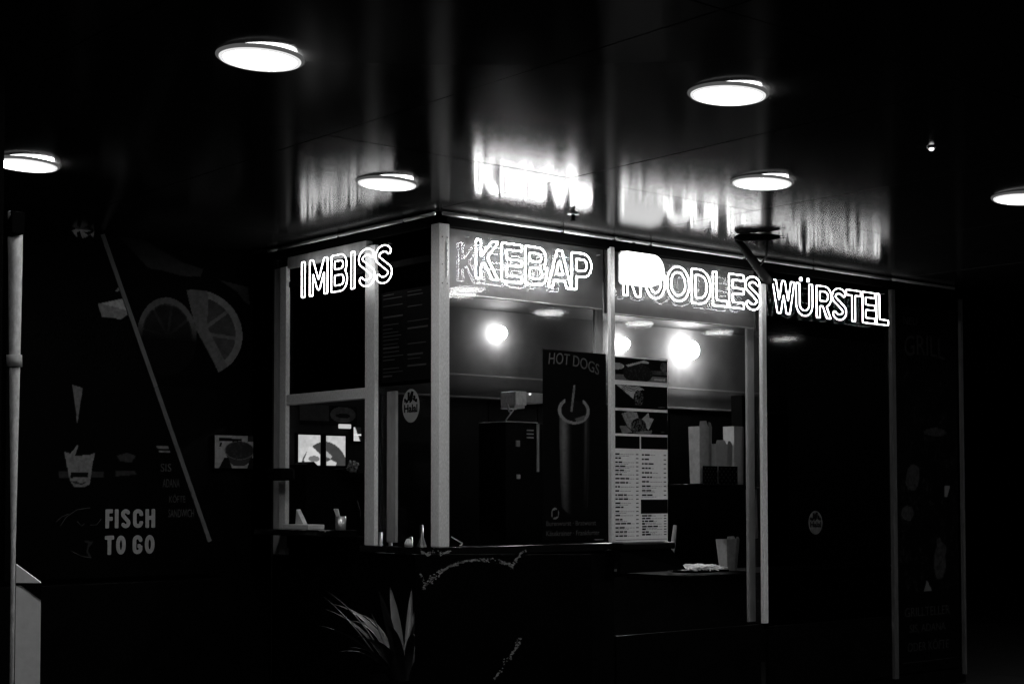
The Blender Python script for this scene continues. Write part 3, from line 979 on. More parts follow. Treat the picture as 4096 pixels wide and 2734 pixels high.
sticker(LF, -0.302, 2.020, 0.085, 0.100, -0.0215, 'pale round Halal sticker between the corner post and the hatch post', mat('sticker_white', 0.18, 0.6, var=0.1))
sticker(RF, 3.44, 1.289, 0.080, 0.085, -0.0215, 'dim round Halal sticker low on the dark door glass', FAINTINK)

# faint price list on the blind panel between the posts of the side front
t = thing('price_list', LF(-0.34, 2.2, -0.02), 'dark price list with faint lines above the Halal sticker', 'price list')
fbox('card', LF, -0.60, -0.085, 2.17, 2.72, -0.0215, -0.0200, INK, t, 0)
vs, fs = [], []
for cu in (-0.585, -0.335):
    v = 2.70
    while v > 2.2:
        L = random.uniform(0.08, 0.21)
        if random.random() < 0.75:
            k = len(vs)
            hgt = random.choice([0.004, 0.005, 0.010])
            vs += [LF(cu, v, -0.0195), LF(cu+L, v, -0.0195), LF(cu+L, v+hgt, -0.0195), LF(cu, v+hgt, -0.0195)]
            fs.append((k, k+1, k+2, k+3))
        v -= random.choice([0.022, 0.026, 0.045])
tag(mesh('printed_rows', vs, fs, mat('dim_rows', 0.016, 0.7), t), kind='stuff')

# ================================================================== inside the kiosk, street side
for x, z, r, hgt, power, lab in [(1.888, 2.690, 0.050, 0.060, 520, 'glaring wall globe behind the KEBAP window'),
                                (3.165, 2.688, 0.050, 0.060, 520, 'glaring wall globe half hidden behind the post left of the menu board'),
                                (3.900, 2.680, 0.078, 0.092, 600, 'largest glaring wall globe, right of the menu board')]:
    t = thing('wall_globe', (x, 1.769, z), lab, 'wall lamp', 'globes on the kiosk back wall')
    c = (x, 1.769-hgt, z)
    pr = [(0.0005, -r)]+[(r*math.sin(a), -r*math.cos(a)) for a in np.linspace(0.15, math.pi-0.15, 12)]+[(0.0005, r)]
    lathe('globe', pr, c, emitter('globe_glow', power), t, 20)
    vs, fs = tube_pts([(x, 1.769, z), (x, 1.769-hgt+r*0.98, z)], 0.008, 10)
    mesh('socket', vs, fs, WHITEP, t, True)
    vs, fs = tube_pts([(x, 1.7695, z), (x, 1.764, z)], 0.022, 16)
    mesh('wall_rose', vs, fs, WHITEP, t, True)

def carton(u0, u1, z0, z1, y, label, m, flaps=True, taper=0.88, group='tall paper cartons on the inner shelf'):
    t = thing('paper_carton', ((u0+u1)/2, y, z0), label, 'carton', group)
    w, c = (u1-u0)/2, (u0+u1)/2
    dp = 0.055
    a = [(c-w*taper, y-dp*taper), (c+w*taper*0.2, y-dp*taper*1.1), (c+w*taper, y-dp*taper*0.6), (c+w*taper, y+dp*taper), (c-w*taper, y+dp*taper)]
    b = [(c-w, y-dp), (c+w*0.2, y-dp*1.1), (c+w, y-dp*0.6), (c+w, y+dp), (c-w, y+dp)]
    vs = [(x, yy, z0) for x, yy in a]+[(x, yy, z1) for x, yy in b]
    fs = [tuple(range(4, -1, -1))]+[(i, (i+1) % 5, 5+(i+1) % 5, 5+i) for i in range(5)]
    body = mesh('body', vs, fs, m, t)
    if flaps:
        hgt = (z1-z0)*0.10
        vs = [(c-w*0.95, y-dp*0.95, z1-0.002), (c+w*0.15, y-dp*1.05, z1-0.002), (c+w*0.0, y-dp*0.9, z1+hgt), (c-w*0.75, y-dp*0.8, z1+hgt*0.9)]
        mesh('flap', vs+[(x, yy+0.002, z) for x, yy, z in vs], [(0, 1, 2, 3), (7, 6, 5, 4), (0, 4, 5, 1), (1, 5, 6, 2), (2, 6, 7, 3), (3, 7, 4, 0)], m, body)
        vs = [(c+w*0.25, y-dp*1.0, z1-0.002), (c+w*0.97, y-dp*0.6, z1-0.002), (c+w*0.9, y-dp*0.5, z1+hgt*0.7), (c+w*0.4, y-dp*0.85, z1+hgt*0.8)]
        mesh('flap', vs+[(x, yy+0.002, z) for x, yy, z in vs], [(0, 1, 2, 3), (7, 6, 5, 4), (0, 4, 5, 1), (1, 5, 6, 2), (2, 6, 7, 3), (3, 7, 4, 0)], m, body)
    return t
def holder(x0, x1, z0, z1, y, label):
    t = thing('wire_holder', ((x0+x1)/2, y, z0), label, 'holder', 'perforated carton holders')
    n = 9
    vs, fs = [], []
    for i in range(n):
        for j in range(6):
            if (i+j) % 2: continue
            a, b = x0+(x1-x0)*i/n, z0+(z1-z0)*j/6
            k = len(vs); w, hh = (x1-x0)/n*0.45, (z1-z0)/6*0.5
            vs += [(a, y-0.003, b), (a+w, y-0.003, b), (a+w, y-0.003, b+hh), (a, y-0.003, b+hh)]
            fs.append((k, k+1, k+2, k+3))
    mesh('hole_pattern', vs, fs, FAINTINK, t)
    box('plate', (x0, y, z0), (x1, y+0.006, z1), BLACKM, t, 0)
    box('base', (x0, y+0.007, z0), (x1, y+0.14, z0+0.006), BLACKM, t, 0)
carton(2.885, 3.045, 1.566, 1.99, 0.69, 'tall paper carton with folded flaps, leftmost on the inner shelf', KRAFT)
carton(3.050, 3.255, 1.566, 1.865, 0.68, 'short wide paper carton in the middle of the inner shelf', PAPER)
carton(3.262, 3.40, 1.566, 2.00, 0.69, 'tall narrow pale carton beside the short one on the inner shelf', PAPER, flaps=False)
carton(3.41, 3.62, 1.566, 2.24, 0.74, 'tallest dark carton at the right end of the inner shelf', BLACKM, flaps=False)
holder(2.885, 3.04, 1.566, 1.70, 0.60, 'black perforated holder in front of the leftmost carton')
holder(3.055, 3.26, 1.566, 1.70, 0.60, 'black perforated holder in front of the short carton')
carton(3.185, 3.355, 0.926, 1.16, 0.70, 'pale open paper bag standing on the low counter', KRAFT, taper=0.72, group='paper bags on the low counter')
# curled pale strip hanging below the shelf end
tube('paper_roll', [(3.545, 0.72, 1.53), (3.55, 0.72, 1.38), (3.56, 0.72, 1.25), (3.58, 0.72, 1.16)], [0.045, 0.045, 0.042, 0.03], KRAFT)
tag(bpy.data.objects['paper_roll'], 'pale paper roll standing under the shelf at the right post', 'paper roll')
# tray of fries
t = thing('fries_tray', (2.96, 0.70, 0.926), 'flat heap of shredded fries on a black tray, low in the middle window', 'food tray')
box('tray', (2.76, 0.60, 0.926), (3.16, 0.80, 0.940), BLACKM, t)
vs, fs = [], []
for i in range(210):
    x = random.uniform(2.77, 3.14); y = random.uniform(0.61, 0.79)
    z = 0.945+random.uniform(0, 0.035)*(1-abs((x-2.96)/0.22)**2)
    L = random.uniform(0.03, 0.07); an = random.uniform(0, math.pi); el = random.uniform(-0.25, 0.35)
    dv = Vector((math.cos(an)*math.cos(el), math.sin(an)*math.cos(el), math.sin(el)))*L/2
    a, b = tube_pts([Vector((x, y, z))-dv, Vector((x, y, z))+dv], 0.0048, 4)
    fs += [tuple(q+len(vs) for q in f) for f in b]; vs += a
tag(mesh('fries_heap', vs, fs, FRIES, t), kind='stuff')
# steel tongs strip left of the fries
tube('ladle', [(2.66, 0.72, 0.94), (2.69, 0.72, 1.12), (2.715, 0.72, 1.27)], [0.020, 0.018, 0.014], ALU_DULL)
tag(bpy.data.objects['ladle'], 'dim upright ladle handle beside the menu board', 'ladle')

# slicing machine seen left of the hot dog poster
t = thing('slicing_machine', (1.45, 0.95, 0.94), 'kitchen machine with pale box head and three slots, behind the poster edge', 'machine')
CAB = box('cabinet', (1.31, 0.96, 0.942), (1.66, 1.25, 1.985), BLACK, t, 0.006)
box('top_edge', (1.31, 0.955, 1.986), (1.60, 1.25, 1.992), STEEL, t, 0.001)
box('head', (1.40, 0.96, 2.105), (1.50, 1.12, 2.20), WHITEP, t, 0.005)
box('head', (1.503, 0.97, 2.125), (1.66, 1.12, 2.195), ALU_DULL, t, 0.005)
box('drawer', (1.385, 0.955, 2.083), (1.478, 1.10, 2.104), PAPER, t, 0.002)
box('arm', (1.29, 0.97, 2.075), (1.42, 0.99, 2.082), STEEL, t, 0.001)
tube('lever', [(1.385, 0.965, 2.07), (1.315, 0.965, 1.997)], 0.005, STEEL, t, 8)
tube('knob', [(1.315, 0.955, 2.12), (1.33, 0.955, 2.085), (1.345, 0.955, 2.05)], [0.004, 0.009, 0.004], STEEL, t, 8)
for z in (1.93, 1.905, 1.88):
    box('slot', (1.497, 0.949, z), (1.555, 0.9585, z+0.008), PAPER, CAB, 0.001)
box('tag', (1.398, 0.95, 1.82), (1.432, 0.9585, 1.862), KRAFT, t, 0.001)
box('tag', (1.405, 0.95, 1.60), (1.435, 0.9585, 1.63), PAPER, t, 0.001)
box('side_strip', (1.585, 0.948, 1.65), (1.605, 0.9585, 1.98), ALU_DULL, t, 0.001)
lathe('indicator', [(0.007, -0.004), (0.007, 0.004)], (1.535, 0.965, 2.185), emitter('indicator_glow', 3.0), t, 10)
# bottles and utensils as faint glints on the rear worktop
for i, (x, hgt, m) in enumerate([(0.62, 0.30, STEEL), (0.74, 0.24, ALU_DULL), (0.95, 0.26, STEEL), (1.08, 0.34, STEEL)]):
    lathe('bottle', [(0.035, 0), (0.037, 0.02), (0.036, hgt*0.55), (0.014, hgt*0.75), (0.013, hgt)], (x, 1.45+0.05*i, 0.941), m)
    tag(bpy.data.objects['bottle' if i == 0 else 'bottle.%03d' % i], ['squat steel bottle nearest the hatch on the rear worktop', 'short dull bottle second from the hatch on the rear worktop',
         'steel bottle third from the hatch on the rear worktop', 'tallest steel bottle, beside the slicing machine'][i], 'bottle', 'bottles on the rear worktop')
# cutlery lying on the sill
t = thing('skewer', (0.24, 0.04, 1.19), 'thin bright skewer leaning on the black sill under KEBAP', 'skewer')
tube('rod', [(0.13, 0.05, 1.245), (0.21, 0.045, 1.205)], 0.004, STEEL, t, 6)
tube('hook', [(0.21, 0.045, 1.205), (0.20, 0.042, 1.198), (0.185, 0.04, 1.195)], 0.003, STEEL, t, 6)
t = thing('squeeze_cup', (-0.005+0.03, 0.33, 1.185), 'small pale lidded cup on the sill below the Halal sticker', 'cup')
lathe('body', [(0.022, 0.0), (0.024, 0.02), (0.020, 0.028), (0.012, 0.044), (0.006, 0.046)], (0.025, 0.33, 1.185), PAPER, t, 18)

# ================================================================== serving hatch on the side front
def burger(u, v):
    n = fbm(u, v, 50, 31)
    T = np.full(u.shape, 0.0008)
    T = np.where((u < 0.40) & (v > 1.99), 0.020+0.016*n, T)
    r = np.hypot((u-0.515)/0.105, (v-2.04)/0.055)
    T = np.where(r < 1, 0.05*(0.4+1.2*n), T)
    T = np.where(np.hypot((u-0.515)/0.06, (v-2.032)/0.016) < 1, 0.004, T)
    return T
t = thing('burger_picture', BF(0.4, 1.97, 0), 'dim picture of a burger high inside the serving hatch', 'picture')
sheet('print', BF, 0.165, 0.63, 1.965, 2.10, 0.0, 0.004, burger, 0.005, PRINT, t)
def scr(k):
    def f(u, v):
        n = fbm(u, v, 40, 41+k)
        T = 0.50+0.25*n
        if k == 0:
            d = np.hypot((u-0.40)/0.22, (v-1.66)/0.19)
            T = np.where((d < 1.05), 0.05+0.02*n, T)
            T = np.where(inside(u, v, [(0.195, 1.73), (0.235, 1.815), (0.262, 1.815), (0.325, 1.765), (0.325, 1.69), (0.20, 1.69)]), 0.62+0.2*n, T)
            T = np.where(np.hypot((u-0.275)/0.045, (v-1.735)/0.02) < 1, 0.20, T)
        if k == 1:
            d = np.hypot((u-0.35)/0.20, (v-1.66)/0.195)
            T = np.where(d < 1, 0.05+0.02*n, T)
            T = np.where(inside(u, v, [(0.372, 1.79), (0.42, 1.755), (0.41, 1.735), (0.372, 1.75)]), 0.45, T)
            T = np.where(inside(u, v, [(0.375, 1.715), (0.41, 1.73), (0.46, 1.71), (0.45, 1.69), (0.375, 1.69)]), 0.65, T)
        if k == 2:
            T = np.where(u > 0.60+(1.975-v)*0.45, 0.01, 0.7)
            T = np.where(np.abs(v-1.905) < 0.004, 0.9, T)
        return T
    return f
for k, (a, b, c, d) in enumerate([(0.151, 0.326, 1.689, 1.895), (0.373, 0.529, 1.691, 1.893), (0.598, 0.66, 1.862, 1.958)]):
    t = thing('menu_screen', BF((a+b)/2, c, 0.0), ['left of the two lit food screens inside the hatch', 'right of the two lit food screens inside the hatch', 'small lit screen beside the hatch post'][k], 'screen', 'lit screens in the hatch')
    fbox('housing', BF, a-0.012, b+0.012, c-0.012, d+0.012, -0.018, 0.010, BLACKM, t)
    sheet('display', BF, a, b, c, d, 0.0105, 0.002, scr(k), 0.005, SCREEN, t)
fbox('strip_light', BF, 0.47, 0.565, 1.945, 1.975, 0.012, 0.03, emitter('strip_glow', 0.55), None, 0.004)
tag(bpy.data.objects['strip_light'], 'short lit strip under the burger picture', 'strip light')
# espresso machine: dark silhouette in the hatch
t = thing('coffee_machine', (0.35, 1.55, 0.94), 'black rounded coffee machine filling the serving hatch', 'coffee machine')
prof = [(0.06, 0.945), (0.06, 1.72), (0.12, 1.74), (0.15, 1.715), (0.22, 1.695), (0.30, 1.692), (0.36, 1.695), (0.44, 1.70), (0.52, 1.65), (0.60, 1.60), (0.66, 1.55), (0.66, 0.945)]
prism('body', [(x, 1.50, z-0.03 if z > 1 else z) for x, z in prof], (0, 0.2, 0), BLACKM, t)
tube('drip_pipe', [(0.45, 1.49, 1.45), (0.45, 1.46, 1.38), (0.45, 1.46, 1.30)], 0.012, BLACKM, t)
# crumpled paper on it
bm = bmesh.new()
bmesh.ops.create_icosphere(bm, subdivisions=3, radius=0.045)
for v in bm.verts:
    n = v.co.normalized()
    v.co = n*0.043*(0.8+0.35*math.sin(n.x*7+n.z*5)*math.sin(n.y*6+n.z*8)+0.12*random.random())
    v.co += Vector((0.40, 1.46, 1.680))
o = frombm('crumpled_paper', bm, mat('grey_tissue', 0.16, 0.9, var=0.5, vscale=40))
tag(o, 'crumpled grey paper lying on the black coffee machine', 'paper')
box('paper_rest', (0.35, 1.42, 1.60), (0.46, 1.499, 1.638), BLACKM, bpy.data.objects['coffee_machine'])
# things on the hatch counter
t = thing('napkin_tray', LF(-1.25, 1.275, 0.12), 'white napkin tray with a folded sheet on the hatch counter', 'tray')
fbox('tray', LF, -1.40, -1.10, 1.2755, 1.305, 0.06, 0.18, PAPER, t, 0.003)
prism('folded_sheet', [LF(-1.375, 1.306, 0.10), LF(-1.28, 1.306, 0.10), LF(-1.365, 1.40, 0.10)], (0.03, 0, 0), PAPER, t)
t = thing('straw_cup', LF(-0.70, 1.19, 0.10), 'shiny metal cup holding paper straws beside the hatch post', 'cup')
c = LF(-0.80, 1.2755, 0.14)
cupo = lathe('cup', [(0.030, 0.0), (0.032, 0.004), (0.033, 0.085), (0.031, 0.085), (0.029, 0.01)], c, STEEL, t, 20)
for k in range(4):
    a = c+Vector((0, 0.006*k-0.01, 0.03))
    tube('straw', [a, a+Vector((-0.01, 0.03+0.006*k, 0.10))], 0.005, PAPER, cupo, 8)
box('cup_stand', c+Vector((-0.05, -0.05, -0.041)), c+Vector((0.09, 0.05, -0.0005)), BLACKM, t)
# rounded black box clamped in front of the hatch post
o = fbox('clamped_box', LF, -1.64, -1.455, 1.585, 1.665, 0.05, 0.16, BLACKM, None, 0.018)
tag(o, 'black rounded box clamped across the leftmost hatch post', 'box')
o.data.materials[0] = BLACKM

# ================================================================== fish stand on the left
FS = thing('fish_stand', (-2.0, 2.3, 0), 'black fish snack stand wall with lemon slice artwork', 'food stand')
box('wall', (-6.5, 2.051, 0.0), (-0.02, 2.25, 3.136), BLACK, FS)
def lemonfunc(u, v):
    T = np.full(u.shape, 0.0008)
    g = fbm(u, v, 50, 51); n = fbm(u, v, 9, 52)
    # pale fish flank above the lemons
    fish = inside(u, v, [(-1.03, 3.16), (-0.85, 3.14), (-0.55, 3.02), (-0.40, 2.99), (-0.42, 2.94), (-0.55, 2.93), (-0.70, 2.955), (-0.80, 2.96)])
    T = np.where(fish, 0.032*np.clip((3.2-v)/0.25, 0.2, 1)*(0.7+0.6*g), T)
    tail = inside(u, v, [(-0.28, 2.93), (-0.06, 2.90), (-0.045, 2.78), (-0.09, 2.80), (-0.14, 2.86)])
    T = np.where(tail, 0.03*(0.6+0.8*g), T)
    def lemon(cx, cz, rx, rz, a):
        x, z = (u-cx)/rx, (v-cz)/rz
        r = np.hypot(x, z); an = np.degrees(np.arctan2(z, x))+a
        seg = np.abs(((an+22.5) % 45)-22.5)*r
        val = np.where(r > 0.84, 0.15*(0.75+0.5*g), 0)
        flesh = 0.035+0.05*np.clip(fbm(an/9, r*6, 1.0, 53)-0.3, 0, 1)
        val = np.where((r <= 0.84), np.where(seg < 2.3, 0.10*(0.7+0.6*g), flesh), val)
        val = np.where(r < 0.12, 0.10, val)
        return r < 1, val, r
    m1, v1, r1 = lemon(-0.66, 2.525, 0.215, 0.255, 10)
    f1 = np.clip((v-2.50)/0.12, 0, 1)
    T = np.where(m1, np.where(r1 > 0.80, v1*0.62*f1, v1*0.22*f1)+0.003, T)
    m2, v2, r2 = lemon(-0.435, 2.565, 0.335, 0.285, 5)
    cut = -0.53+np.where(v > 2.6, (2.86-v)*0.28, 0.07+(2.6-v)*0.62)
    T = np.where(m2 & (u > cut), v2+0.003, T)
    T = np.where(m2 & (u > cut) & (np.abs(u-cut-0.05) < 0.045+0.06*np.clip((v-2.62)/0.2, 0, 1)), 0.10*(0.7+0.6*g), T)
    return T
sheet('lemon_artwork', FF, -1.10, -0.03, 2.20, 3.17, 0.0, 0.002, lemonfunc, 0.006, PRINT, FS)
box('counter', (-6.5, 1.80, 0.0), (-0.03, 2.05, 0.95), BLACK, FS)
# leaning menu board with a slanted pale edge
SB = Frame((0, 1.95, 0), (1, 0, 0), (0, -1, 0))
def edge(v):
    return -1.186+(3.15-v)*0.3988
POLY = [([(-1.377, 3.126), (-1.3, 3.17), (-1.224, 3.167), (-1.235, 3.1), (-1.256, 3.117), (-1.285, 3.095), (-1.313, 3.084), (-1.351, 3.096)], 0.5),
        ([(-1.345, 3.12), (-1.325, 3.13), (-1.31, 3.09), (-1.335, 3.06)], 0.004), ([(-1.30, 3.125), (-1.26, 3.135), (-1.225, 3.16), (-1.235, 3.13), (-1.27, 3.11)], 0.004),
        ([(-1.085, 2.776), (-1.05, 2.815), (-1.041, 2.779)], 0.26),
        ([(-1.202, 2.686), (-1.019, 2.737), (-1.0, 2.633), (-1.042, 2.602), (-1.172, 2.606)], 0.20),
        ([(-1.18, 2.69), (-1.02, 2.735), (-1.005, 2.66)], 0.36),
        ([(-1.367, 2.173), (-1.295, 2.154), (-1.316, 2.018), (-1.33, 1.923), (-1.339, 2.017)], 0.13),
        ([(-1.446, 1.638), (-1.15, 1.641), (-1.15, 1.6), (-1.445, 1.598)], 0.025),
        ([(-1.413, 1.759), (-1.371, 1.747), (-1.328, 1.801), (-1.32, 1.796), (-1.342, 1.734), (-1.242, 1.741), (-1.207, 1.758), (-1.224, 1.695), (-1.242, 1.559), (-1.283, 1.54), (-1.346, 1.543), (-1.374, 1.585)], 0.15),
        ([(-1.369, 1.634), (-1.255, 1.635), (-1.254, 1.6), (-1.369, 1.599)], 0.004),
        ([(-1.365, 1.575), (-1.335, 1.580), (-1.30, 1.565), (-1.26, 1.575), (-1.29, 1.555), (-1.34, 1.560)], 0.03),
        ([(-1.066, 1.738), (-0.992, 1.758), (-0.932, 1.74), (-0.961, 1.698), (-1.036, 1.703)], 0.03),
        ([(-1.074, 1.642), (-0.937, 1.643), (-0.925, 1.621), (-1.068, 1.609)], 0.022),
        ([(-0.789, 1.804), (-0.706, 1.805), (-0.7, 1.789), (-0.78, 1.787)], 0.13), ([(-0.777, 1.776), (-0.693, 1.778), (-0.69, 1.764), (-0.771, 1.762)], 0.13),
        ([(-1.279, 1.213), (-1.213, 1.204), (-1.236, 1.18), (-1.25, 1.148), (-1.226, 1.104), (-1.245, 1.105), (-1.262, 1.15), (-1.25, 1.19)], 0.022)]
def boardfunc(u, v):
    T = np.full(u.shape, 0.0008)
    g = fbm(u, v, 70, 61)
    for p, t in POLY:
        T = np.where(inside(u, v, p), t*(0.6+0.8*g) if t > 0.01 else t, T)
    return T
LB = thing('leaning_menu_board', SB(-1.2, 1.0, 0), 'black leaning board with cup picture, FISCH TO GO lettering and slanted pale edge', 'menu board')
sheet('print', SB, -1.78, -0.40, 0.98, 3.15, 0.0, 0.012, boardfunc, 0.006, PRINT, LB, edge=edge)
a, b = SB(-1.176, 3.125, 0.02), SB(-0.403, 1.187, 0.02)
sl = (b-a).normalized(); nn = Vector((-sl.z, 0, sl.x))*0.014
for p0, p1 in ((0.0, 0.487), (0.489, 1.0)):
    q0, q1 = a.lerp(b, p0), a.lerp(b, p1)
    prism('edge_strip', [q0-nn, q0+nn, q1+nn, q1-nn], (0, 0.014, 0), mat('dull_edge_strip', 0.085, 0.6, var=0.25, vscale=12), LB)
for ch, u0, u1, v0 in [('F', -1.136, -1.087, 1.284), ('I', -1.073, -1.048, 1.284), ('S', -1.031, -0.967, 1.284), ('C', -0.949, -0.880, 1.284), ('H', -0.863, -0.796, 1.284),
                       ('T', -1.139, -1.077, 1.119), ('O', -1.063, -0.997, 1.119), ('G', -0.950, -0.883, 1.119), ('O', -0.866, -0.798, 1.119)]:
    solid_letter(LB, ch, SB, u0, u1, v0, 0.119, 0.0125, FISHINK)
for s, u0, v0, u1, v1 in [('SIS', -0.76, 1.642, -0.683, 1.693), ('ADANA', -0.744, 1.541, -0.623, 1.595), ('KÖFTE', -0.697, 1.443, -0.582, 1.496), ('SANDWICH', -0.702, 1.348, -0.518, 1.400)]:
    text('caption', s, SB, u0, u1, v0, v1, 0.0125, mat('chalk_caption', 0.030, 0.8, var=0.9, vscale=45), LB)
for pts in ([(-1.431, 1.304), (-1.395, 1.358), (-1.324, 1.403), (-1.238, 1.413)], [(-1.459, 1.329), (-1.423, 1.36), (-1.381, 1.376)], [(-1.323, 1.33), (-1.294, 1.3), (-1.274, 1.316)], [(-1.237, 1.307), (-1.194, 1.307), (-1.165, 1.342)], [(-1.364, 1.151), (-1.292, 1.114), (-1.226, 1.104)]):
    tube('fish_outline', [SB(x, z, 0.013) for x, z in pts], 0.0018, FAINTINK, LB, 6)
# small soup picture
def soup(u, v):
    n = fbm(u, v, 60, 71)
    T = 0.26*(0.7+0.6*n)
    T = np.where(inside(u, v, [(-0.30, 1.850), (-0.13, 1.845), (-0.13, 1.868), (-0.30, 1.872)]), 0.006, T)
    T = np.where(inside(u, v, [(-0.30, 1.815), (-0.285, 1.815), (-0.275, 1.842), (-0.29, 1.842)]), 0.01, T)
    r = np.hypot((u+0.145)/0.115, (v-1.79)/0.062)
    T = np.where(inside(u, v, [(-0.26, 1.79), (-0.03, 1.79), (-0.06, 1.715), (-0.11, 1.685), (-0.19, 1.685), (-0.23, 1.72)]), 0.035, T)
    T = np.where(r < 1, 0.12, T)
    T = np.where(r < 0.94, 0.022+0.05*np.clip(n-0.5, 0, 1), T)
    T = np.where((u > -0.085) & (v > 1.85), 0.02, T)
    T = np.where(inside(u, v, [(-0.30, 1.67), (-0.26, 1.74), (-0.23, 1.74), (-0.20, 1.67)]) | inside(u, v, [(-0.09, 1.66), (-0.06, 1.74), (-0.03, 1.74), (-0.02, 1.66)]), 0.006, T)
    return T
t = thing('soup_picture', FF(-0.17, 1.67, 0.05), 'small pale picture of a soup bowl on the dark wall left of the hatch', 'picture')
sheet('print', FF, -0.331, -0.040, 1.67, 1.888, 0.045, 0.004, soup, 0.0045, PRINT, t)
fbox('backing', FF, -0.331, -0.040, 1.67, 1.888, 0.003, 0.044, BLACKM, t)

# ================================================================== pole, post and black column at the left edge
t = thing('white_pole', (-3.083, -1.325, 0), 'slim white pole with a black clamp at the left edge', 'pole')
tube('shaft', [(-3.083, -1.325, 0.0), (-3.083, -1.325, 1.3), (-3.088, -1.33, 1.95), (-3.092, -1.334, 2.40), (-3.097, -1.338, 2.575)], [0.007, 0.009, 0.020, 0.027, 0.030], WHITEP, t, 20)
box('clamp', (-3.135, -1.40, 2.49), (-3.082, -1.31, 2.575), BLACKM, t, 0.005)
tube('band', [(-3.09, -1.332, 1.985), (-3.091, -1.333, 2.03)], [0.0295, 0.0295], ALU_DULL, t, 20)
tube('stub', [(-3.125, -1.36, 2.545), (-3.135, -1.385, 2.57)], 0.010, PAPER, t, 10)
t = thing('edge_column', (-3.19, -1.27, 0), 'black canopy column cut off by the left edge of the picture', 'column')
box('shaft', (-3.40, -1.46, 0.0), (-3.19, -1.25, 3.136), BLACKM, t, 0.006)
box('base_plate', (-3.45, -1.50, 0.0), (-3.14, -1.20, 0.02), BLACKM, t)
cx, cy = -3.185, -1.712
t = thing('stub_post', (cx, cy, 0), 'thick pale post with a slanted cap in the lower left corner', 'post')
w = 0.043
bm = bmesh.new()
PA = YAW+0.30
R2 = Vector((math.sin(PA), -math.cos(PA), 0)); F2 = Vector((math.cos(PA), math.sin(PA), 0))
def pp(a, b, z): return Vector((cx, cy, z))+R2*a+F2*b
def quadpost(name, z0, z1l, z1r, m):
    o = [pp(-w, -w, z0), pp(w, -w, z0), pp(w, -w, z1r), pp(-w, -w, z1l)]
    return prism(name, o, F2*2*w, m, t)
bm.free()
STUBW = mat('bright_white_paint', 0.85, 0.6, 0.0, 0.3, var=0.12, vscale=10, bump=0.3, bscale=60)
quadpost('post_body', 0.0, 1.168, 1.138, STUBW)
quadpost('dark_collar', 1.139 if False else 1.169, 1.176, 1.174, BLACKM)
o = [pp(-w, -w, 1.1785), pp(w, -w, 1.1765), pp(-w, -w, 1.243)]
prism('slanted_cap', o, F2*2*w, STUBW, t)
prism('torn_band', [pp(-w*0.3, -w-0.004, 1.16), pp(w*1.03, -w-0.004, 1.115), pp(w*1.03, -w-0.004, 1.172), pp(-w*0.9, -w-0.004, 1.176)], -F2*0.003, BLACKM, t)

# ================================================================== plant and emblem board in front of the counter
t = thing('potted_plant', (-0.62, -0.52, 0), 'dark potted plant with long sword leaves before the side counter', 'plant')
lathe('pot', [(0.13, 0.0), (0.15, 0.02), (0.19, 0.52), (0.20, 0.54), (0.185, 0.54), (0.17, 0.48)], (-0.62, -0.52, 0), BLACKM, t, 28)
def leaf(base, az, length, lean, curl, width):
    vs, fs = [], []
    dirh = Vector((math.cos(az), math.sin(az), 0)); sd = Vector((-math.sin(az), math.cos(az), 0))
    p = Vector(base); an = lean; n = 10
    for i in range(n+1):
        s = i/n
        wv = width*(math.sin(math.pi*min(1, 0.12+s*0.88)))**0.7*(1-s*0.2)
        nrm = dirh*-math.sin(an)+Vector((0, 0, 1))*math.cos(an)
        vs += [p+sd*wv+nrm*0.004, p-nrm*0.003, p-sd*wv+nrm*0.004]
        p = p+(dirh*math.sin(an)+Vector((0, 0, 1))*math.cos(an))*length/n
        an += curl/n
    for i in range(n):
        for j in (0, 1):
            a = i*3+j
            fs.append((a, a+1, a+4, a+3))
    return mesh('leaf', vs, fs, LEAF, t, True)
for k in range(40):
    az = k*2.39996+random.uniform(-0.2, 0.2)
    lean = random.choice([random.uniform(0.02, 0.2), random.uniform(0.15, 0.6)])
    leaf((-0.62+0.07*math.cos(az), -0.52+0.07*math.sin(az), 0.50), az, random.uniform(0.35, 0.66), lean, random.uniform(0.3, 1.9), random.uniform(0.014, 0.036))

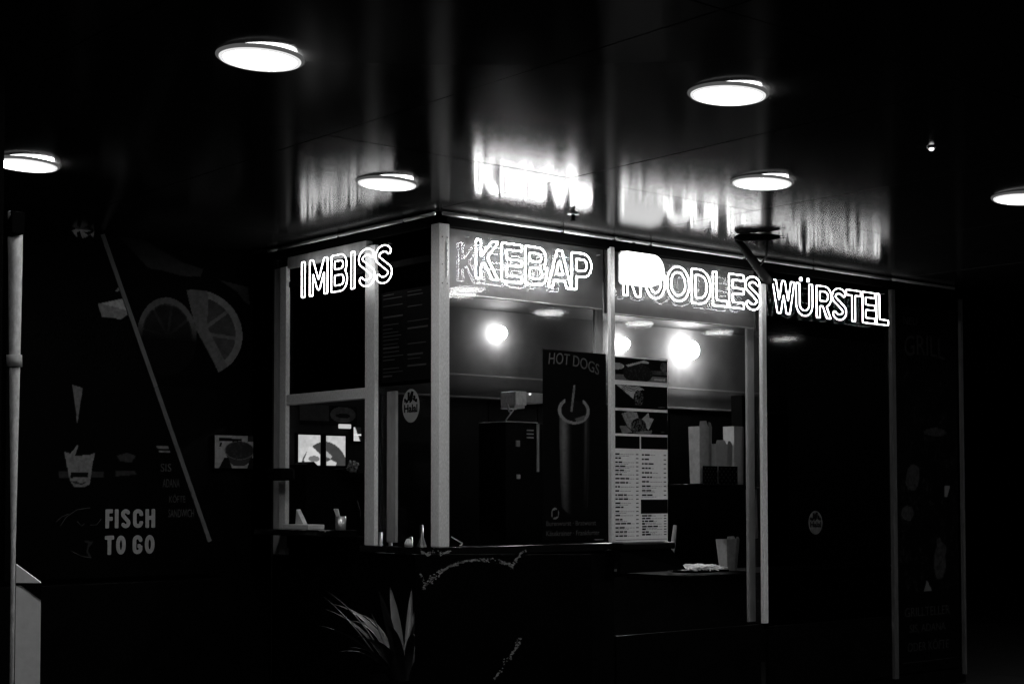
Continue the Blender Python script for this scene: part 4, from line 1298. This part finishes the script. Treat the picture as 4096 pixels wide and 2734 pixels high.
EB = thing('emblem_board', (-1.12, -1.72, 0), 'black standing board with a worn pale ring emblem in front of the counter', 'sign board')
EBF = Frame((-1.12, -1.72, 0), (math.sin(YAW), -math.cos(YAW), 0), (-math.cos(YAW), -math.sin(YAW), 0))
prism('panel', [EBF(-0.27, 0.03, 0), EBF(0.52, 0.03, 0), EBF(0.52, 1.225, 0), EBF(-0.27, 1.225, 0)], -EBF.n*0.02, BLACKM, EB)
for u in (-0.22, 0.46):
    prism('foot', [EBF(u-0.02, 0.0, 0.18), EBF(u+0.02, 0.0, 0.18), EBF(u+0.02, 0.029, 0.18), EBF(u-0.02, 0.029, 0.18)], -EBF.n*0.40, BLACKM, EB)
def ragged(name, pts, width, seed, dens=240):
    r = random.Random(seed)
    P = [Vector((a, b)) for a, b in pts]
    L = [0]
    for i in range(len(P)-1): L.append(L[-1]+(P[i+1]-P[i]).length)
    vs, fs = [], []
    for q in range(int(1.5*dens*L[-1]/0.4)):
        s = r.uniform(0, L[-1])
        i = max(k for k in range(len(P)-1) if L[k] <= s)
        f = (s-L[i])/(L[i+1]-L[i]+1e-9)
        w = width*(0.25+1.3*abs(math.sin(s*23+seed)*math.sin(s*9.1+1)))
        if r.random() < 0.35+0.5*math.sin(s*31+seed*2)*math.sin(s*13): continue
        c = P[i].lerp(P[i+1], f)+Vector((r.gauss(0, w*0.42), r.gauss(0, w*0.42)))
        m = r.randint(3, 5); a0 = r.uniform(0, 6.28); sz = r.uniform(0.0008, 0.0042)
        k = len(vs); dz = 0.0012+q*2e-6
        for e in range(m):
            an = a0+e*2*math.pi/m
            rr = sz*r.uniform(0.6, 1.6)
            vs.append(EBF(c.x+rr*math.cos(an)*1.3, c.y+rr*math.sin(an), dz))
        fs.append(tuple(range(k, k+m)))
    o = mesh(name, vs, fs, WORNINK, EB)
    return tag(o, kind='stuff')
def eb(px, py):
    # board coordinates of a spot on the emblem, 6.9 m from the viewer
    return ((px-1093)/2349*36/54.67*6.96+0.0, 1.49-(py-1152)/2349*36/54.67*6.93)
ragged('worn_ring_print', [eb(*p) for p in [(972, 1368), (985, 1352), (1005, 1335), (1030, 1318), (1058, 1306), (1090, 1301), (1125, 1302), (1160, 1308), (1180, 1318)]], 0.014, 3, 300)
ragged('worn_ring_print', [eb(*p) for p in [(1175, 1318), (1190, 1296), (1207, 1275)]], 0.011, 5, 180)
ragged('worn_ring_print', [eb(*p) for p in [(1192, 1478), (1186, 1500), (1172, 1522), (1155, 1545), (1135, 1575)]], 0.011, 8, 190)
ragged('worn_ring_print', [eb(*p) for p in [(966, 1330), (975, 1350)]], 0.010, 9, 130)
ragged('worn_script_print', [eb(*p) for p in [(968, 1280), (985, 1290), (1000, 1278), (1015, 1288), (1036, 1280)]], 0.010, 12, 300)
